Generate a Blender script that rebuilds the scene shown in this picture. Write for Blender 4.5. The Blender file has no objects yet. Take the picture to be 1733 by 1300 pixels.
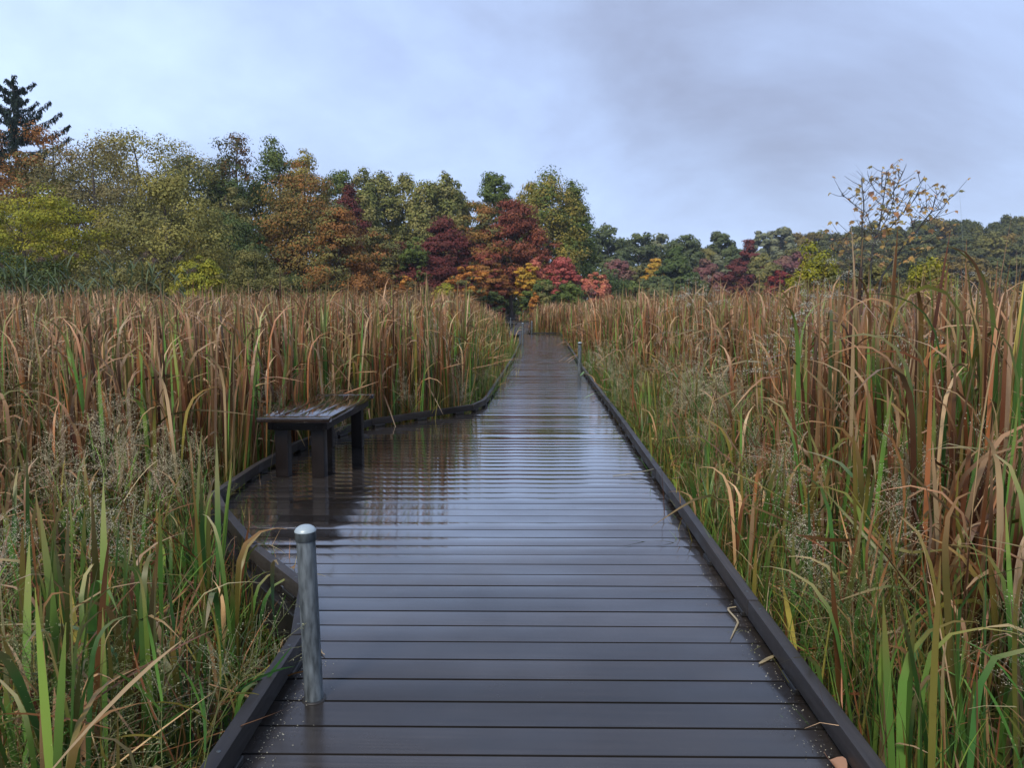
import bpy, math, random
import numpy as np
from mathutils import Vector, Matrix, Euler

# ---------------------------------------------------------------- camera, sky, sun, exposure
sc = bpy.context.scene
EYE = 1.25                                   # camera height above the deck (deck = z 0)
F, CX, CY = 1302.0, 866.5, 650.0             # focal length and centre in photo pixels (1733 wide)
PITCH = math.atan(127 / F)
YAW = math.atan(41.5 / F)
cam = bpy.data.objects.new('camera', bpy.data.cameras.new('camera'))
sc.collection.objects.link(cam)
cam.location = (0, 0, EYE)
cam.rotation_euler = (math.pi / 2 - PITCH, 0, YAW)
cam.data.sensor_width = 36.0
cam.data.lens = F / 1733 * 36.0
cam.data.clip_start = 0.05
cam.data.clip_end = 6000
sc.camera = cam

SUN_EL, SUN_AZ = math.radians(42), math.radians(202)     # soft light from behind and to the left
world = bpy.data.worlds.new('World')
sc.world = world
world.use_nodes = True
wt = world.node_tree
for n in list(wt.nodes):
    wt.nodes.remove(n)


def wn(kind, **kw):
    n = wt.nodes.new(kind)
    for k, v in kw.items():
        setattr(n, k, v)
    return n


w_out = wn('ShaderNodeOutputWorld')
w_bg = wn('ShaderNodeBackground')
w_bg.inputs['Strength'].default_value = 0.1
sky = wn('ShaderNodeTexSky', sky_type='NISHITA', sun_disc=False, sun_elevation=SUN_EL, sun_rotation=SUN_AZ)
tc = wn('ShaderNodeTexCoord')
sep = wn('ShaderNodeSeparateXYZ')
wt.links.new(tc.outputs['Generated'], sep.inputs[0])


def wmath(op, a, b=None, clamp=False):
    n = wn('ShaderNodeMath', operation=op, use_clamp=clamp)
    for i, v in enumerate((a, b)):
        if v is None:
            continue
        if isinstance(v, (int, float)):
            n.inputs[i].default_value = v
        else:
            wt.links.new(v, n.inputs[i])
    return n.outputs[0]


zz = wmath('ADD', wmath('ABSOLUTE', sep.outputs[2]), 0.75)
comb = wn('ShaderNodeCombineXYZ')
wt.links.new(wmath('DIVIDE', sep.outputs[0], zz), comb.inputs[0])
wt.links.new(wmath('DIVIDE', sep.outputs[1], zz), comb.inputs[1])
mp = wn('ShaderNodeMapping')
mp.inputs['Rotation'].default_value = (0, 0, math.radians(35))
mp.inputs['Scale'].default_value = (0.75, 1.0, 1.0)
mp.inputs['Location'].default_value = (1.1, 6.2, 0.0)
wt.links.new(comb.outputs[0], mp.inputs[0])
ns = wn('ShaderNodeTexNoise')
ns.inputs['Scale'].default_value = 2.1
ns.inputs['Detail'].default_value = 7
ns.inputs['Roughness'].default_value = 0.55
ns.inputs['Distortion'].default_value = 0.35
wt.links.new(mp.outputs[0], ns.inputs['Vector'])
cr = wn('ShaderNodeValToRGB')
cr.color_ramp.elements[0].position = 0.27
cr.color_ramp.elements[0].color = (0.170, 0.190, 0.270, 1)
cr.color_ramp.elements[1].position = 0.66
cr.color_ramp.elements[1].color = (0.385, 0.492, 0.700, 1)
e = cr.color_ramp.elements.new(0.50)
e.color = (0.285, 0.362, 0.545, 1)
wt.links.new(ns.outputs[0], cr.inputs[0])
w_mul = wn('ShaderNodeVectorMath', operation='SCALE')
w_mul.inputs['Scale'].default_value = 10.0
wt.links.new(cr.outputs[0], w_mul.inputs[0])
w_mix = wn('ShaderNodeMixRGB')
w_mix.inputs[0].default_value = 0.90                      # nearly closed cloud cover over the clear sky
wt.links.new(sky.outputs[0], w_mix.inputs[1])
wt.links.new(w_mul.outputs[0], w_mix.inputs[2])
wt.links.new(w_mix.outputs[0], w_bg.inputs['Color'])
wt.links.new(w_bg.outputs[0], w_out.inputs[0])

sun = bpy.data.objects.new('sun', bpy.data.lights.new('sun', 'SUN'))
sc.collection.objects.link(sun)
sun.data.energy = 1.5
sun.data.angle = math.radians(16)
sun.data.color = (1.0, 0.90, 0.76)
sd = Vector((math.sin(SUN_AZ) * math.cos(SUN_EL), math.cos(SUN_AZ) * math.cos(SUN_EL), math.sin(SUN_EL)))
sun.rotation_euler = sd.to_track_quat('Z', 'Y').to_euler()

sc.view_settings.view_transform = 'Standard'
sc.view_settings.look = 'None'
sc.view_settings.exposure = 1.02
sc.view_settings.gamma = 1.0
sc.view_settings.use_curve_mapping = False
sc.render.engine = 'CYCLES'
sc.cycles.max_bounces = 6
sc.cycles.diffuse_bounces = 3
sc.cycles.glossy_bounces = 3
sc.cycles.transmission_bounces = 3

# ---------------------------------------------------------------- helpers
RNG = np.random.default_rng(11)
random.seed(11)
FW = np.array([-math.sin(YAW) * math.cos(PITCH), math.cos(YAW) * math.cos(PITCH), -math.sin(PITCH)])
RT = np.array([math.cos(YAW), math.sin(YAW), 0.0])
UP = np.cross(RT, FW)
MARSH = -0.45                                # level of the marsh floor


def ray(px, py):
    return FW + RT * (px - CX) / F - UP * (py - CY) / F


def at(px, py, depth):
    """point seen at a photo pixel, at that distance along the view"""
    return np.array([0, 0, EYE]) + ray(px, py) * depth


def link(o):
    sc.collection.objects.link(o)
    return o


def tag(o, label=None, cat=None, group=None, kind=None):
    if label: o['label'] = label
    if cat: o['category'] = cat
    if group: o['group'] = group
    if kind: o['kind'] = kind
    return o


def empty(name, loc=(0, 0, 0), rz=0.0):
    o = bpy.data.objects.new(name, None)
    o.empty_display_size = 0.1
    o.location = loc
    o.rotation_euler = (0, 0, rz)
    return link(o)


def mesh_np(name, v, f, mat=None, col=None, smooth=False):
    """mesh from numpy verts (n,3) and faces (m,k) all of one size"""
    me = bpy.data.meshes.new(name)
    v = np.asarray(v, np.float32)
    f = np.asarray(f, np.int32)
    me.vertices.add(len(v))
    me.vertices.foreach_set('co', v.ravel())
    k = f.shape[1]
    me.loops.add(f.size)
    me.loops.foreach_set('vertex_index', f.ravel())
    me.polygons.add(len(f))
    me.polygons.foreach_set('loop_start', np.arange(0, f.size, k, dtype=np.int32))
    me.polygons.foreach_set('loop_total', np.full(len(f), k, np.int32))
    if smooth:
        me.polygons.foreach_set('use_smooth', np.ones(len(f), bool))
    if col is not None:
        a = me.attributes.new('Col', 'FLOAT_COLOR', 'POINT')
        c = np.ones((len(v), 4), np.float32)
        c[:, :3] = col
        a.data.foreach_set('color', c.ravel())
    me.update(calc_edges=True)
    if mat: me.materials.append(mat)
    return me


def obj(name, me, parent=None, loc=None):
    o = bpy.data.objects.new(name, me)
    if loc is not None: o.location = loc
    if parent is not None: o.parent = parent
    return link(o)


class Geo:
    """collects quads (a triangle repeats its last corner) with a colour per vertex"""
    def __init__(self):
        self.v, self.f, self.c, self.n = [], [], [], 0

    def add(self, v, f, c=(1, 1, 1)):
        v = np.asarray(v, float).reshape(-1, 3)
        f = np.asarray(f, int).reshape(-1, 4)
        c = np.broadcast_to(np.asarray(c, float), v.shape)
        self.v.append(v); self.f.append(f + self.n); self.c.append(c)
        self.n += len(v)
        return self

    def arrays(self):
        return np.concatenate(self.v), np.concatenate(self.f), np.concatenate(self.c)

    def mesh(self, name, mat, smooth=False):
        v, f, c = self.arrays()
        return mesh_np(name, v, f, mat, c, smooth)


def tube(pts, rad, sides=6, cap=True):
    pts = np.asarray(pts, float)
    rad = np.broadcast_to(np.asarray(rad, float), (len(pts),))
    d = np.gradient(pts, axis=0)
    d /= np.linalg.norm(d, axis=1)[:, None] + 1e-9
    ref = np.where(np.abs(d[:, 2:3]) > 0.9, np.array([[1.0, 0, 0]]), np.array([[0, 0, 1.0]]))
    ref = np.broadcast_to(ref[len(ref) // 2], d.shape)
    a = np.cross(d, ref); a /= np.linalg.norm(a, axis=1)[:, None] + 1e-9
    b = np.cross(d, a)
    th = np.arange(sides) * 2 * math.pi / sides
    v = pts[:, None] + rad[:, None, None] * (a[:, None] * np.cos(th)[None, :, None] + b[:, None] * np.sin(th)[None, :, None])
    i = np.arange(len(pts) - 1)[:, None] * sides
    j = np.arange(sides)[None]
    jn = (j + 1) % sides
    f = np.stack([i + j, i + jn, i + sides + jn, i + sides + j], -1).reshape(-1, 4)
    return v.reshape(-1, 3), f


def strips(base, az, length, width, lean, curve, kt=None, ka=None, K=7, twist=0.0, taper=0.55, cols=None, side0=None):
    """n ribbon leaves; returns verts, quads and per-vertex parameter s"""
    n = len(az)
    s = 1 - (1 - np.linspace(0, 1, K + 1)) ** 1.55
    phi = lean[:, None] + curve[:, None] * s[None] ** 2
    if kt is not None:
        phi = phi + ka[:, None] / (1 + np.exp(-(s[None] - kt[:, None]) / 0.045))
    dr = np.stack([np.sin(phi) * np.cos(az)[:, None], np.sin(phi) * np.sin(az)[:, None], np.cos(phi)], -1)
    step = (length[:, None] * np.diff(s)[None])[..., None]
    pos = np.concatenate([np.zeros((n, 1, 3)), np.cumsum((dr[:, :-1] + dr[:, 1:]) / 2 * step, 1)], 1) + base[:, None]
    side = np.stack([-np.sin(az), np.cos(az), np.zeros(n)], -1)[:, None]
    side = np.broadcast_to(side, pos.shape)
    nor = np.cross(dr, side)
    tw = (np.asarray(twist).reshape(-1, 1) * s[None])[..., None] if np.ndim(twist) else np.full((n, K + 1, 1), twist) * s[None, :, None]
    sd_ = side * np.cos(tw) + nor * np.sin(tw)
    wprof = np.where(s < taper, 0.7 + 0.3 * s / taper, np.maximum(0.10, 1 - ((s - taper) / (1 - taper)) ** 2.2))
    hw = (width[:, None] * wprof[None] / 2)[..., None]
    v = np.stack([pos - sd_ * hw, pos + sd_ * hw], 2)            # n,K+1,2,3
    i0 = (np.arange(n)[:, None] * (K + 1) + np.arange(K)[None]) * 2
    f = np.stack([i0, i0 + 1, i0 + 3, i0 + 2], -1).reshape(-1, 4)
    S = np.repeat(np.broadcast_to(s, (n, K + 1))[..., None], 2, 2)
    return v.reshape(-1, 3), f, S


# ---------------------------------------------------------------- materials
def newmat(name):
    m = bpy.data.materials.new(name)
    m.use_nodes = True
    t = m.node_tree
    t.nodes.remove(t.nodes['Principled BSDF'])
    return m, t, t.nodes['Material Output']


def nd(t, kind, ins=None, **kw):
    n = t.nodes.new(kind)
    for k, v in kw.items():
        setattr(n, k, v)
    for k, v in (ins or {}).items():
        s = n.inputs[k]
        if isinstance(v, bpy.types.NodeSocket):
            t.links.new(v, s)
        else:
            s.default_value = v
    return n


def leaf_mat(name, rough=0.5, transl=0.22, spec=0.35, vary=0.12, use_obj=False, hue=0.02):
    m, t, out = newmat(name)
    a = nd(t, 'ShaderNodeAttribute', attribute_name='Col')
    oi = nd(t, 'ShaderNodeObjectInfo')
    c = a.outputs['Color']
    if use_obj:
        c = nd(t, 'ShaderNodeMixRGB', {0: 1.0, 1: c, 2: oi.outputs['Color']}, blend_type='MULTIPLY').outputs[0]
    val = nd(t, 'ShaderNodeMapRange', {0: oi.outputs['Random'], 3: 1 - vary, 4: 1 + vary})
    hu = nd(t, 'ShaderNodeMapRange', {0: oi.outputs['Random'], 3: 0.5 + hue, 4: 0.5 - hue})
    hs = nd(t, 'ShaderNodeHueSaturation', {'Color': c, 'Value': val.outputs[0], 'Hue': hu.outputs[0]})
    p = nd(t, 'ShaderNodeBsdfPrincipled', {'Base Color': hs.outputs[0], 'Roughness': rough, 'Specular IOR Level': spec})
    tr = nd(t, 'ShaderNodeBsdfTranslucent', {'Color': hs.outputs[0]})
    mx = nd(t, 'ShaderNodeMixShader', {0: transl, 1: p.outputs[0], 2: tr.outputs[0]})
    t.links.new(mx.outputs[0], out.inputs[0])
    return m


M_REED = leaf_mat('cattail_leaf', 0.4, 0.16, 0.32, 0.2, False, 0.010)
M_GRASS = leaf_mat('marsh_grass', 0.45, 0.22, 0.3, 0.15, False, 0.012)
M_SEED = leaf_mat('seed_heads', 0.8, 0.3, 0.08, 0.15)
M_LEAF = leaf_mat('tree_leaves', 0.7, 0.16, 0.08, 0.0, True, 0.0)
M_SAPLEAF = leaf_mat('sapling_leaf', 0.6, 0.5, 0.1, 0.2, False, 0.02)


def bark_mat(name, col, scale=6):
    m, t, out = newmat(name)
    g = nd(t, 'ShaderNodeTexCoord')
    mpn = nd(t, 'ShaderNodeMapping', {'Vector': g.outputs['Object'], 'Scale': (scale, scale, scale * 0.25)})
    n = nd(t, 'ShaderNodeTexNoise', {'Vector': mpn.outputs[0], 'Scale': 3.0, 'Detail': 6.0})
    r = nd(t, 'ShaderNodeMixRGB', {0: n.outputs[0], 1: tuple(x * 0.5 for x in col) + (1,), 2: tuple(x * 1.5 for x in col) + (1,)})
    b = nd(t, 'ShaderNodeBump', {'Height': n.outputs[0], 'Strength': 0.6, 'Distance': 0.05})
    p = nd(t, 'ShaderNodeBsdfPrincipled', {'Base Color': r.outputs[0], 'Roughness': 0.8, 'Normal': b.outputs[0]})
    t.links.new(p.outputs[0], out.inputs[0])
    return m


M_BARK = bark_mat('bark', (0.07, 0.055, 0.045))
M_TWIG = bark_mat('twig', (0.05, 0.05, 0.05), 30)


def wood_mat(name, col, rough=(0.07, 0.3), axis='X', grain=0.12, ior=1.5, coat=0.0, pud=2.2, film=False):
    """wet dark boards: fine grain along the board, patches of standing water"""
    m, t, out = newmat(name)
    g = nd(t, 'ShaderNodeNewGeometry')
    oi = nd(t, 'ShaderNodeObjectInfo')
    sc_ = (2.0, 70.0, 70.0) if axis == 'X' else (70.0, 2.0, 70.0)
    off = nd(t, 'ShaderNodeVectorMath', {0: g.outputs['Position'], 1: oi.outputs['Location']}, operation='ADD')
    mpn = nd(t, 'ShaderNodeMapping', {'Vector': off.outputs[0], 'Scale': sc_})
    n1 = nd(t, 'ShaderNodeTexNoise', {'Vector': mpn.outputs[0], 'Scale': 1.0, 'Detail': 5.0, 'Roughness': 0.6})
    n2 = nd(t, 'ShaderNodeTexNoise', {'Vector': g.outputs['Position'], 'Scale': pud, 'Detail': 5.0, 'Roughness': 0.62})
    n3 = nd(t, 'ShaderNodeTexNoise', {'Vector': g.outputs['Position'], 'Scale': 55.0, 'Detail': 3.0})
    tone = nd(t, 'ShaderNodeMapRange', {0: oi.outputs['Random'], 3: 0.62, 4: 1.4})
    gr = nd(t, 'ShaderNodeMapRange', {0: n1.outputs[0], 1: 0.3, 2: 0.7, 3: 0.7, 4: 1.3})
    wear = nd(t, 'ShaderNodeMapRange', {0: n2.outputs[0], 1: 0.3, 2: 0.7, 3: 1.3, 4: 0.7})
    mul0 = nd(t, 'ShaderNodeMath', {0: tone.outputs[0], 1: gr.outputs[0]}, operation='MULTIPLY')
    mul = nd(t, 'ShaderNodeMath', {0: mul0.outputs[0], 1: wear.outputs[0]}, operation='MULTIPLY')
    base = nd(t, 'ShaderNodeVectorMath', {0: col, 'Scale': mul.outputs[0]}, operation='SCALE')
    wet = nd(t, 'ShaderNodeMapRange', {0: n2.outputs[0], 1: 0.40, 2: 0.62, 3: rough[1], 4: rough[0]})
    ro = nd(t, 'ShaderNodeMath', {0: wet.outputs[0], 1: nd(t, 'ShaderNodeMapRange', {0: n3.outputs[0], 3: -0.03, 4: 0.05}).outputs[0]}, operation='ADD')
    b = nd(t, 'ShaderNodeBump', {'Height': n1.outputs[0], 'Strength': grain, 'Distance': 0.002})
    if film:      # standing water lies on the boards from the bay onwards, the near boards have drained
        n4 = nd(t, 'ShaderNodeTexNoise', {'Vector': g.outputs['Position'], 'Scale': 0.9, 'Detail': 4.0})
        sy = nd(t, 'ShaderNodeSeparateXYZ', {0: g.outputs['Position']})
        w0 = nd(t, 'ShaderNodeMath', {0: n4.outputs[0], 1: 5.0, 2: sy.outputs[1]}, operation='MULTIPLY_ADD')
        fl = nd(t, 'ShaderNodeMapRange', {0: w0.outputs[0], 1: 4.6, 2: 7.2, 3: 0.04, 4: 1.0})
        fd = nd(t, 'ShaderNodeMapRange', {0: sy.outputs[1], 1: 8.5, 2: 13.0, 3: 1.0, 4: 0.3})
        coat = nd(t, 'ShaderNodeMath', {0: fl.outputs[0], 1: fd.outputs[0]}, operation='MULTIPLY').outputs[0]
        dry = nd(t, 'ShaderNodeMapRange', {0: coat, 3: 0.13, 4: 0.02})
        ro = nd(t, 'ShaderNodeMath', {0: ro.outputs[0], 1: dry.outputs[0]}, operation='ADD')
    p = nd(t, 'ShaderNodeBsdfPrincipled', {'Base Color': base.outputs[0], 'Roughness': ro.outputs[0], 'IOR': ior, 'Normal': b.outputs[0],
                                          'Coat Weight': coat, 'Coat Roughness': 0.07, 'Coat IOR': 1.65})
    t.links.new(p.outputs[0], out.inputs[0])
    return m


M_PLANK = wood_mat('wet_deck_board', (0.030, 0.025, 0.022), (0.02, 0.13), 'X', 0.06, 1.52, 1.0, 2.2, True)
M_EDGE = wood_mat('dull_board_edge', (0.012, 0.010, 0.009), (0.75, 0.9), 'X', 0.1, 1.3)
M_RAIL = wood_mat('wet_rail_timber', (0.030, 0.026, 0.024), (0.34, 0.55), 'Y', 0.3, 1.38)
M_BLOCK = wood_mat('rail_block_timber', (0.010, 0.009, 0.008), (0.4, 0.6), 'Y', 0.3)
M_BENCH = wood_mat('wet_bench_timber', (0.014, 0.009, 0.008), (0.05, 0.10), 'Y', 0.08, 1.5, 0.5)
M_BENCHLEG = wood_mat('bench_leg_timber', (0.008, 0.005, 0.0045), (0.4, 0.6), 'Y', 0.15, 1.35)


def galv_mat():
    m, t, out = newmat('galvanised_steel')
    g = nd(t, 'ShaderNodeTexCoord')
    mpn = nd(t, 'ShaderNodeMapping', {'Vector': g.outputs['Object'], 'Scale': (60, 60, 14)})
    n = nd(t, 'ShaderNodeTexNoise', {'Vector': mpn.outputs[0], 'Scale': 1.0, 'Detail': 5.0})
    n2 = nd(t, 'ShaderNodeTexNoise', {'Vector': g.outputs['Object'], 'Scale': 18.0, 'Detail': 4.0})
    c = nd(t, 'ShaderNodeValToRGB', {0: n.outputs[0]})
    c.color_ramp.elements[0].position = 0.3
    c.color_ramp.elements[0].color = (0.035, 0.043, 0.047, 1)
    c.color_ramp.elements[1].position = 0.72
    c.color_ramp.elements[1].color = (0.19, 0.22, 0.235, 1)
    r = nd(t, 'ShaderNodeMapRange', {0: n2.outputs[0], 3: 0.35, 4: 0.65})
    p = nd(t, 'ShaderNodeBsdfPrincipled', {'Base Color': c.outputs[0], 'Metallic': 0.25, 'Roughness': r.outputs[0]})
    t.links.new(p.outputs[0], out.inputs[0])
    return m


M_GALV = galv_mat()
M_CAP = newmat('skylit_metal_cap')
_m, _t, _o = M_CAP
_n = nd(_t, 'ShaderNodeTexNoise', {'Scale': 60.0, 'Detail': 4.0})
_c = nd(_t, 'ShaderNodeMixRGB', {0: _n.outputs[0], 1: (0.24, 0.29, 0.31, 1), 2: (0.44, 0.51, 0.52, 1)})  # dome paler than the pipe: brightness from facing the sky put into its colour
_p = nd(_t, 'ShaderNodeBsdfPrincipled', {'Base Color': _c.outputs[0], 'Metallic': 0.2, 'Roughness': 0.4})
_t.links.new(_p.outputs[0], _o.inputs[0])
M_CAP = _m


def ground_mat():
    m, t, out = newmat('marsh_mud')
    g = nd(t, 'ShaderNodeNewGeometry')
    n = nd(t, 'ShaderNodeTexNoise', {'Vector': g.outputs['Position'], 'Scale': 1.7, 'Detail': 9.0, 'Roughness': 0.7})
    n2 = nd(t, 'ShaderNodeTexNoise', {'Vector': g.outputs['Position'], 'Scale': 30.0, 'Detail': 5.0})
    c = nd(t, 'ShaderNodeMixRGB', {0: n.outputs[0], 1: (0.012, 0.010, 0.007, 1), 2: (0.06, 0.042, 0.025, 1)})
    b = nd(t, 'ShaderNodeBump', {'Height': n2.outputs[0], 'Strength': 0.8, 'Distance': 0.03})
    r = nd(t, 'ShaderNodeMapRange', {0: n.outputs[0], 1: 0.35, 2: 0.6, 3: 0.15, 4: 0.9})
    p = nd(t, 'ShaderNodeBsdfPrincipled', {'Base Color': c.outputs[0], 'Roughness': r.outputs[0], 'Normal': b.outputs[0]})
    t.links.new(p.outputs[0], out.inputs[0])
    return m


M_GROUND = ground_mat()


# ---------------------------------------------------------------- ground
def sstep(a, b, x):
    t = np.clip((np.asarray(x, float) - a) / (b - a), 0, 1)
    return t * t * (3 - 2 * t)


def ground_h(x, y):
    hill = 9.0 * sstep(160, 275, y) * sstep(25, 120, x) + 4.0 * sstep(110, 300, y)
    bank = 0.9 * sstep(84, 110, y)
    left = 3.0 * sstep(50, 120, -np.asarray(x, float)) + 1.0 * sstep(48, 75, y) * sstep(8, 20, -np.asarray(x, float))
    return MARSH + hill + bank + left


gx = np.concatenate([np.linspace(-900, -200, 8), np.linspace(-180, 320, 84), np.linspace(360, 1100, 8)])
gy = np.concatenate([np.linspace(-60, -5, 4), np.linspace(0, 400, 81), np.linspace(450, 1200, 10)])
GX, GY = np.meshgrid(gx, gy)
gv = np.stack([GX, GY, ground_h(GX, GY)], -1).reshape(-1, 3)
nx_, ny_ = len(gx), len(gy)
ii = (np.arange(ny_ - 1)[:, None] * nx_ + np.arange(nx_ - 1)[None]).ravel()
gf = np.stack([ii, ii + 1, ii + nx_ + 1, ii + nx_], -1)
tag(obj('ground', mesh_np('ground', gv, gf, M_GROUND, None, True)), 'dark muddy marsh floor rising to a low wooded hill', 'ground', kind='structure')

# ---------------------------------------------------------------- boardwalk
PITCH_B, BOARD = 0.148, 0.1390                # board spacing and width
LEFT = np.array([(-0.84, -2.0), (-0.85, 1.8), (-0.875, 2.62), (-1.00, 3.12), (-1.42, 3.66), (-1.86, 4.36), (-2.07, 4.75), (-2.12, 5.6),
                 (-2.12, 6.55), (-1.98, 7.35), (-1.77, 7.98), (-0.80, 9.25), (-0.70, 9.75), (-0.68, 10.3), (-0.60, 18.0), (-0.60, 27.0), (-0.83, 38.1)])
RIGHT = np.array([(0.90, -2.0), (0.89, 3.0), (0.93, 8.0), (0.95, 15.0), (1.05, 24.0), (1.22, 38.1)])
SHEAR = 0.020


def lx(y): return np.interp(y, LEFT[:, 1], LEFT[:, 0])
def rx(y): return np.interp(y, RIGHT[:, 1], RIGHT[:, 0])


walk = tag(empty('boardwalk'), 'wet dark plank boardwalk with low kerb rails running through the cattail marsh', 'boardwalk', kind='structure')


def solve_edge(fn, y):
    x = 0.0
    for _ in range(6):
        x = float(fn(y + SHEAR * x))
    return x


def board_mesh(y0, key, xl0, xl1, xr0, xr1, crown):
    """board at local y 0..BOARD, slanted ends, softly rounded edges, slight crown"""
    prof = [(0.0, -0.036), (0.0, -0.0012), (0.0004, -0.0004), (0.0012, 0.0)]
    for k in range(1, 8):
        u = k / 8
        prof.append((0.0012 + (BOARD - 0.0024) * u, crown * 4 * u * (1 - u)))
    prof += [(BOARD - 0.0012, 0.0), (BOARD - 0.0004, -0.0004), (BOARD, -0.0012), (BOARD, -0.036)]
    nseg = 3
    v = []
    for k in range(nseg + 1):
        for (yy, z) in prof:
            a = xl0 + (xl1 - xl0) * yy / BOARD
            b = xr0 + (xr1 - xr0) * yy / BOARD
            x = a + (b - a) * k / nseg
            v.append((x, yy + SHEAR * x, z))
    n = len(prof)
    f = []
    for k in range(nseg):
        for j in range(n):
            jn = (j + 1) % n
            f.append((k * n + j, k * n + jn, (k + 1) * n + jn, (k + 1) * n + j)[::-1])
    me = bpy.data.meshes.new('board')
    f.append(tuple(range(n)))
    f.append(tuple(range(nseg * n, (nseg + 1) * n))[::-1])
    me.from_pydata(v, [], f)
    me.polygons.foreach_set('use_smooth', np.array([len(p.vertices) == 4 for p in me.polygons]))
    me.set_sharp_from_angle(angle=math.radians(14))
    me.materials.append(M_PLANK)
    me.materials.append(M_EDGE)
    for q, p in enumerate(me.polygons):          # sawn edges are dull, only the top carries water
        if len(p.vertices) != 4 or not 3 <= q % n <= 10:
            p.material_index = 1
    return me


board_cache = {}
y = -1.35
nb = 0
while y < 37.95:
    IN = 0.012
    e = [solve_edge(lx, y) + IN, solve_edge(lx, y + BOARD) + IN, solve_edge(rx, y) - IN, solve_edge(rx, y + BOARD) - IN]
    q = [round(v / 0.012) * 0.012 for v in e]
    crown = random.choice((-0.0005, 0.0010, 0.0014, 0.0019)) if y < 9 else random.choice((0.0014, 0.0020, 0.0026))
    k = tuple(q) + (crown,)
    if k not in board_cache:
        board_cache[k] = board_mesh(y, k, *q, crown)
    o = obj('plank', board_cache[k], walk, (random.uniform(-0.003, 0.003), y, random.uniform(-0.0004, 0.0004)))
    o.rotation_euler = (random.gauss(0, 0.0024), random.gauss(0, 0.0005), 0)
    y += PITCH_B
    nb += 1


def beam_geo(p, q, w, z0, z1):
    """box beam between two plan points"""
    p, q = np.array(p, float), np.array(q, float)
    d = (q - p) / np.linalg.norm(q - p)
    s = np.array([-d[1], d[0]]) * w / 2
    v = [(*(p - s), z0), (*(p + s), z0), (*(q + s), z0), (*(q - s), z0), (*(p - s), z1), (*(p + s), z1), (*(q + s), z1), (*(q - s), z1)]
    f = [(0, 1, 2, 3), (4, 7, 6, 5), (0, 4, 5, 1), (1, 5, 6, 2), (2, 6, 7, 3), (3, 7, 4, 0)]
    return v, f


def bevel_mesh(name, v, f, mat, r=0.004, seg=2):
    import bmesh
    bm = bmesh.new()
    vs = [bm.verts.new(x) for x in v]
    for q in f: bm.faces.new([vs[i] for i in q])
    bmesh.ops.recalc_face_normals(bm, faces=bm.faces)
    bmesh.ops.bevel(bm, geom=bm.edges[:], offset=r, segments=seg, affect='EDGES', profile=0.6)
    me = bpy.data.meshes.new(name)
    bm.to_mesh(me); bm.free()
    me.polygons.foreach_set('use_smooth', np.ones(len(me.polygons), bool))
    me.set_sharp_from_angle(angle=math.radians(35))
    me.materials.append(mat)
    return me


def polyline_pieces(pts, maxlen):
    out = []
    for a, b in zip(pts[:-1], pts[1:]):
        a, b = np.array(a, float), np.array(b, float)
        L = np.linalg.norm(b - a)
        n = max(1, int(math.ceil(L / maxlen)))
        for k in range(n):
            out.append((a + (b - a) * k / n, a + (b - a) * (k + 1) / n))
    return out


def lathe(prof, n=28):
    th = np.arange(n) * 2 * math.pi / n
    prof = np.array(prof, float)
    v = np.stack([prof[:, :1] * np.cos(th)[None], prof[:, :1] * np.sin(th)[None], np.repeat(prof[:, 1:], n, 1)], -1).reshape(-1, 3)
    i = np.arange(len(prof) - 1)[:, None] * n
    j = np.arange(n)[None]; jn = (j + 1) % n
    f = np.stack([i + j, i + jn, i + n + jn, i + n + j], -1).reshape(-1, 4)
    return v, f


def rails(pts, inset, off=0.0):
    """kerb: timber rail lengths carried on short blocks"""
    last = 0.0
    for p, q in polyline_pieces(pts, 3.4):
        d = (q - p) / np.linalg.norm(q - p)
        s = np.array([-d[1], d[0]]) * inset
        gap = 0.003 * d
        jz = random.uniform(-0.003, 0.003)
        v, f = beam_geo(p + s + gap, q + s - gap, 0.044, 0.024 + jz, 0.094 + jz)
        r = obj('rail', bevel_mesh('rail', v, f, M_RAIL), walk)
        L = np.linalg.norm(q - p)
        for tb in (0.09, L - 0.09):
            if L < 0.5: break
            cb = p + s + d * tb
            obj('bolt', Geo().add(*lathe([(0.006, 0.093 + jz), (0.006, 0.0955 + jz), (0.0005, 0.096 + jz)], 8)).mesh('bolt', M_GALV, True), r, (cb[0], cb[1], 0))
        t = 0.12
        while t < L - 0.05:
            c = p + s + d * t
            v, f = beam_geo(c - d * 0.07, c + d * 0.07, 0.060, 0.002, 0.024 + jz + 0.001)
            obj('block', bevel_mesh('block', v, f, M_BLOCK, 0.003, 1), r)
            t += 0.62


lp = [tuple(x) for x in LEFT]
rails(lp, -0.022)
rails([tuple(x) for x in RIGHT], 0.022)
rails([(-0.20, 38.16), (1.22, 38.16)], 0.0)
for pts in (lp, [tuple(x) for x in RIGHT]):      # edge joists below the deck
    for p, q in polyline_pieces(pts, 6):
        v, f = beam_geo(p, q, 0.05, -0.22, -0.042)
        obj('edge_joist', bevel_mesh('edge_joist', v, f, M_BLOCK, 0.004, 1), walk)
yy = -1.0
while yy < 38:
    for fn, sg in ((lx, 1), (rx, -1)):
        c = np.array([float(fn(yy)) + 0.07 * sg, yy])
        v, f = beam_geo(c - (0, 0.05), c + (0, 0.05), 0.09, -1.0, -0.045)
        obj('support_post', bevel_mesh('support_post', v, f, M_BLOCK, 0.005, 1), walk)
    yy += 2.4

# far stretches of the walk, boards too fine to pick apart: joined, still real boards
SEC2 = (-1.75, -0.33, 38.1, 74.0)
SEC3 = (-3.75, -1.62, 66.0, 104.0)


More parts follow.
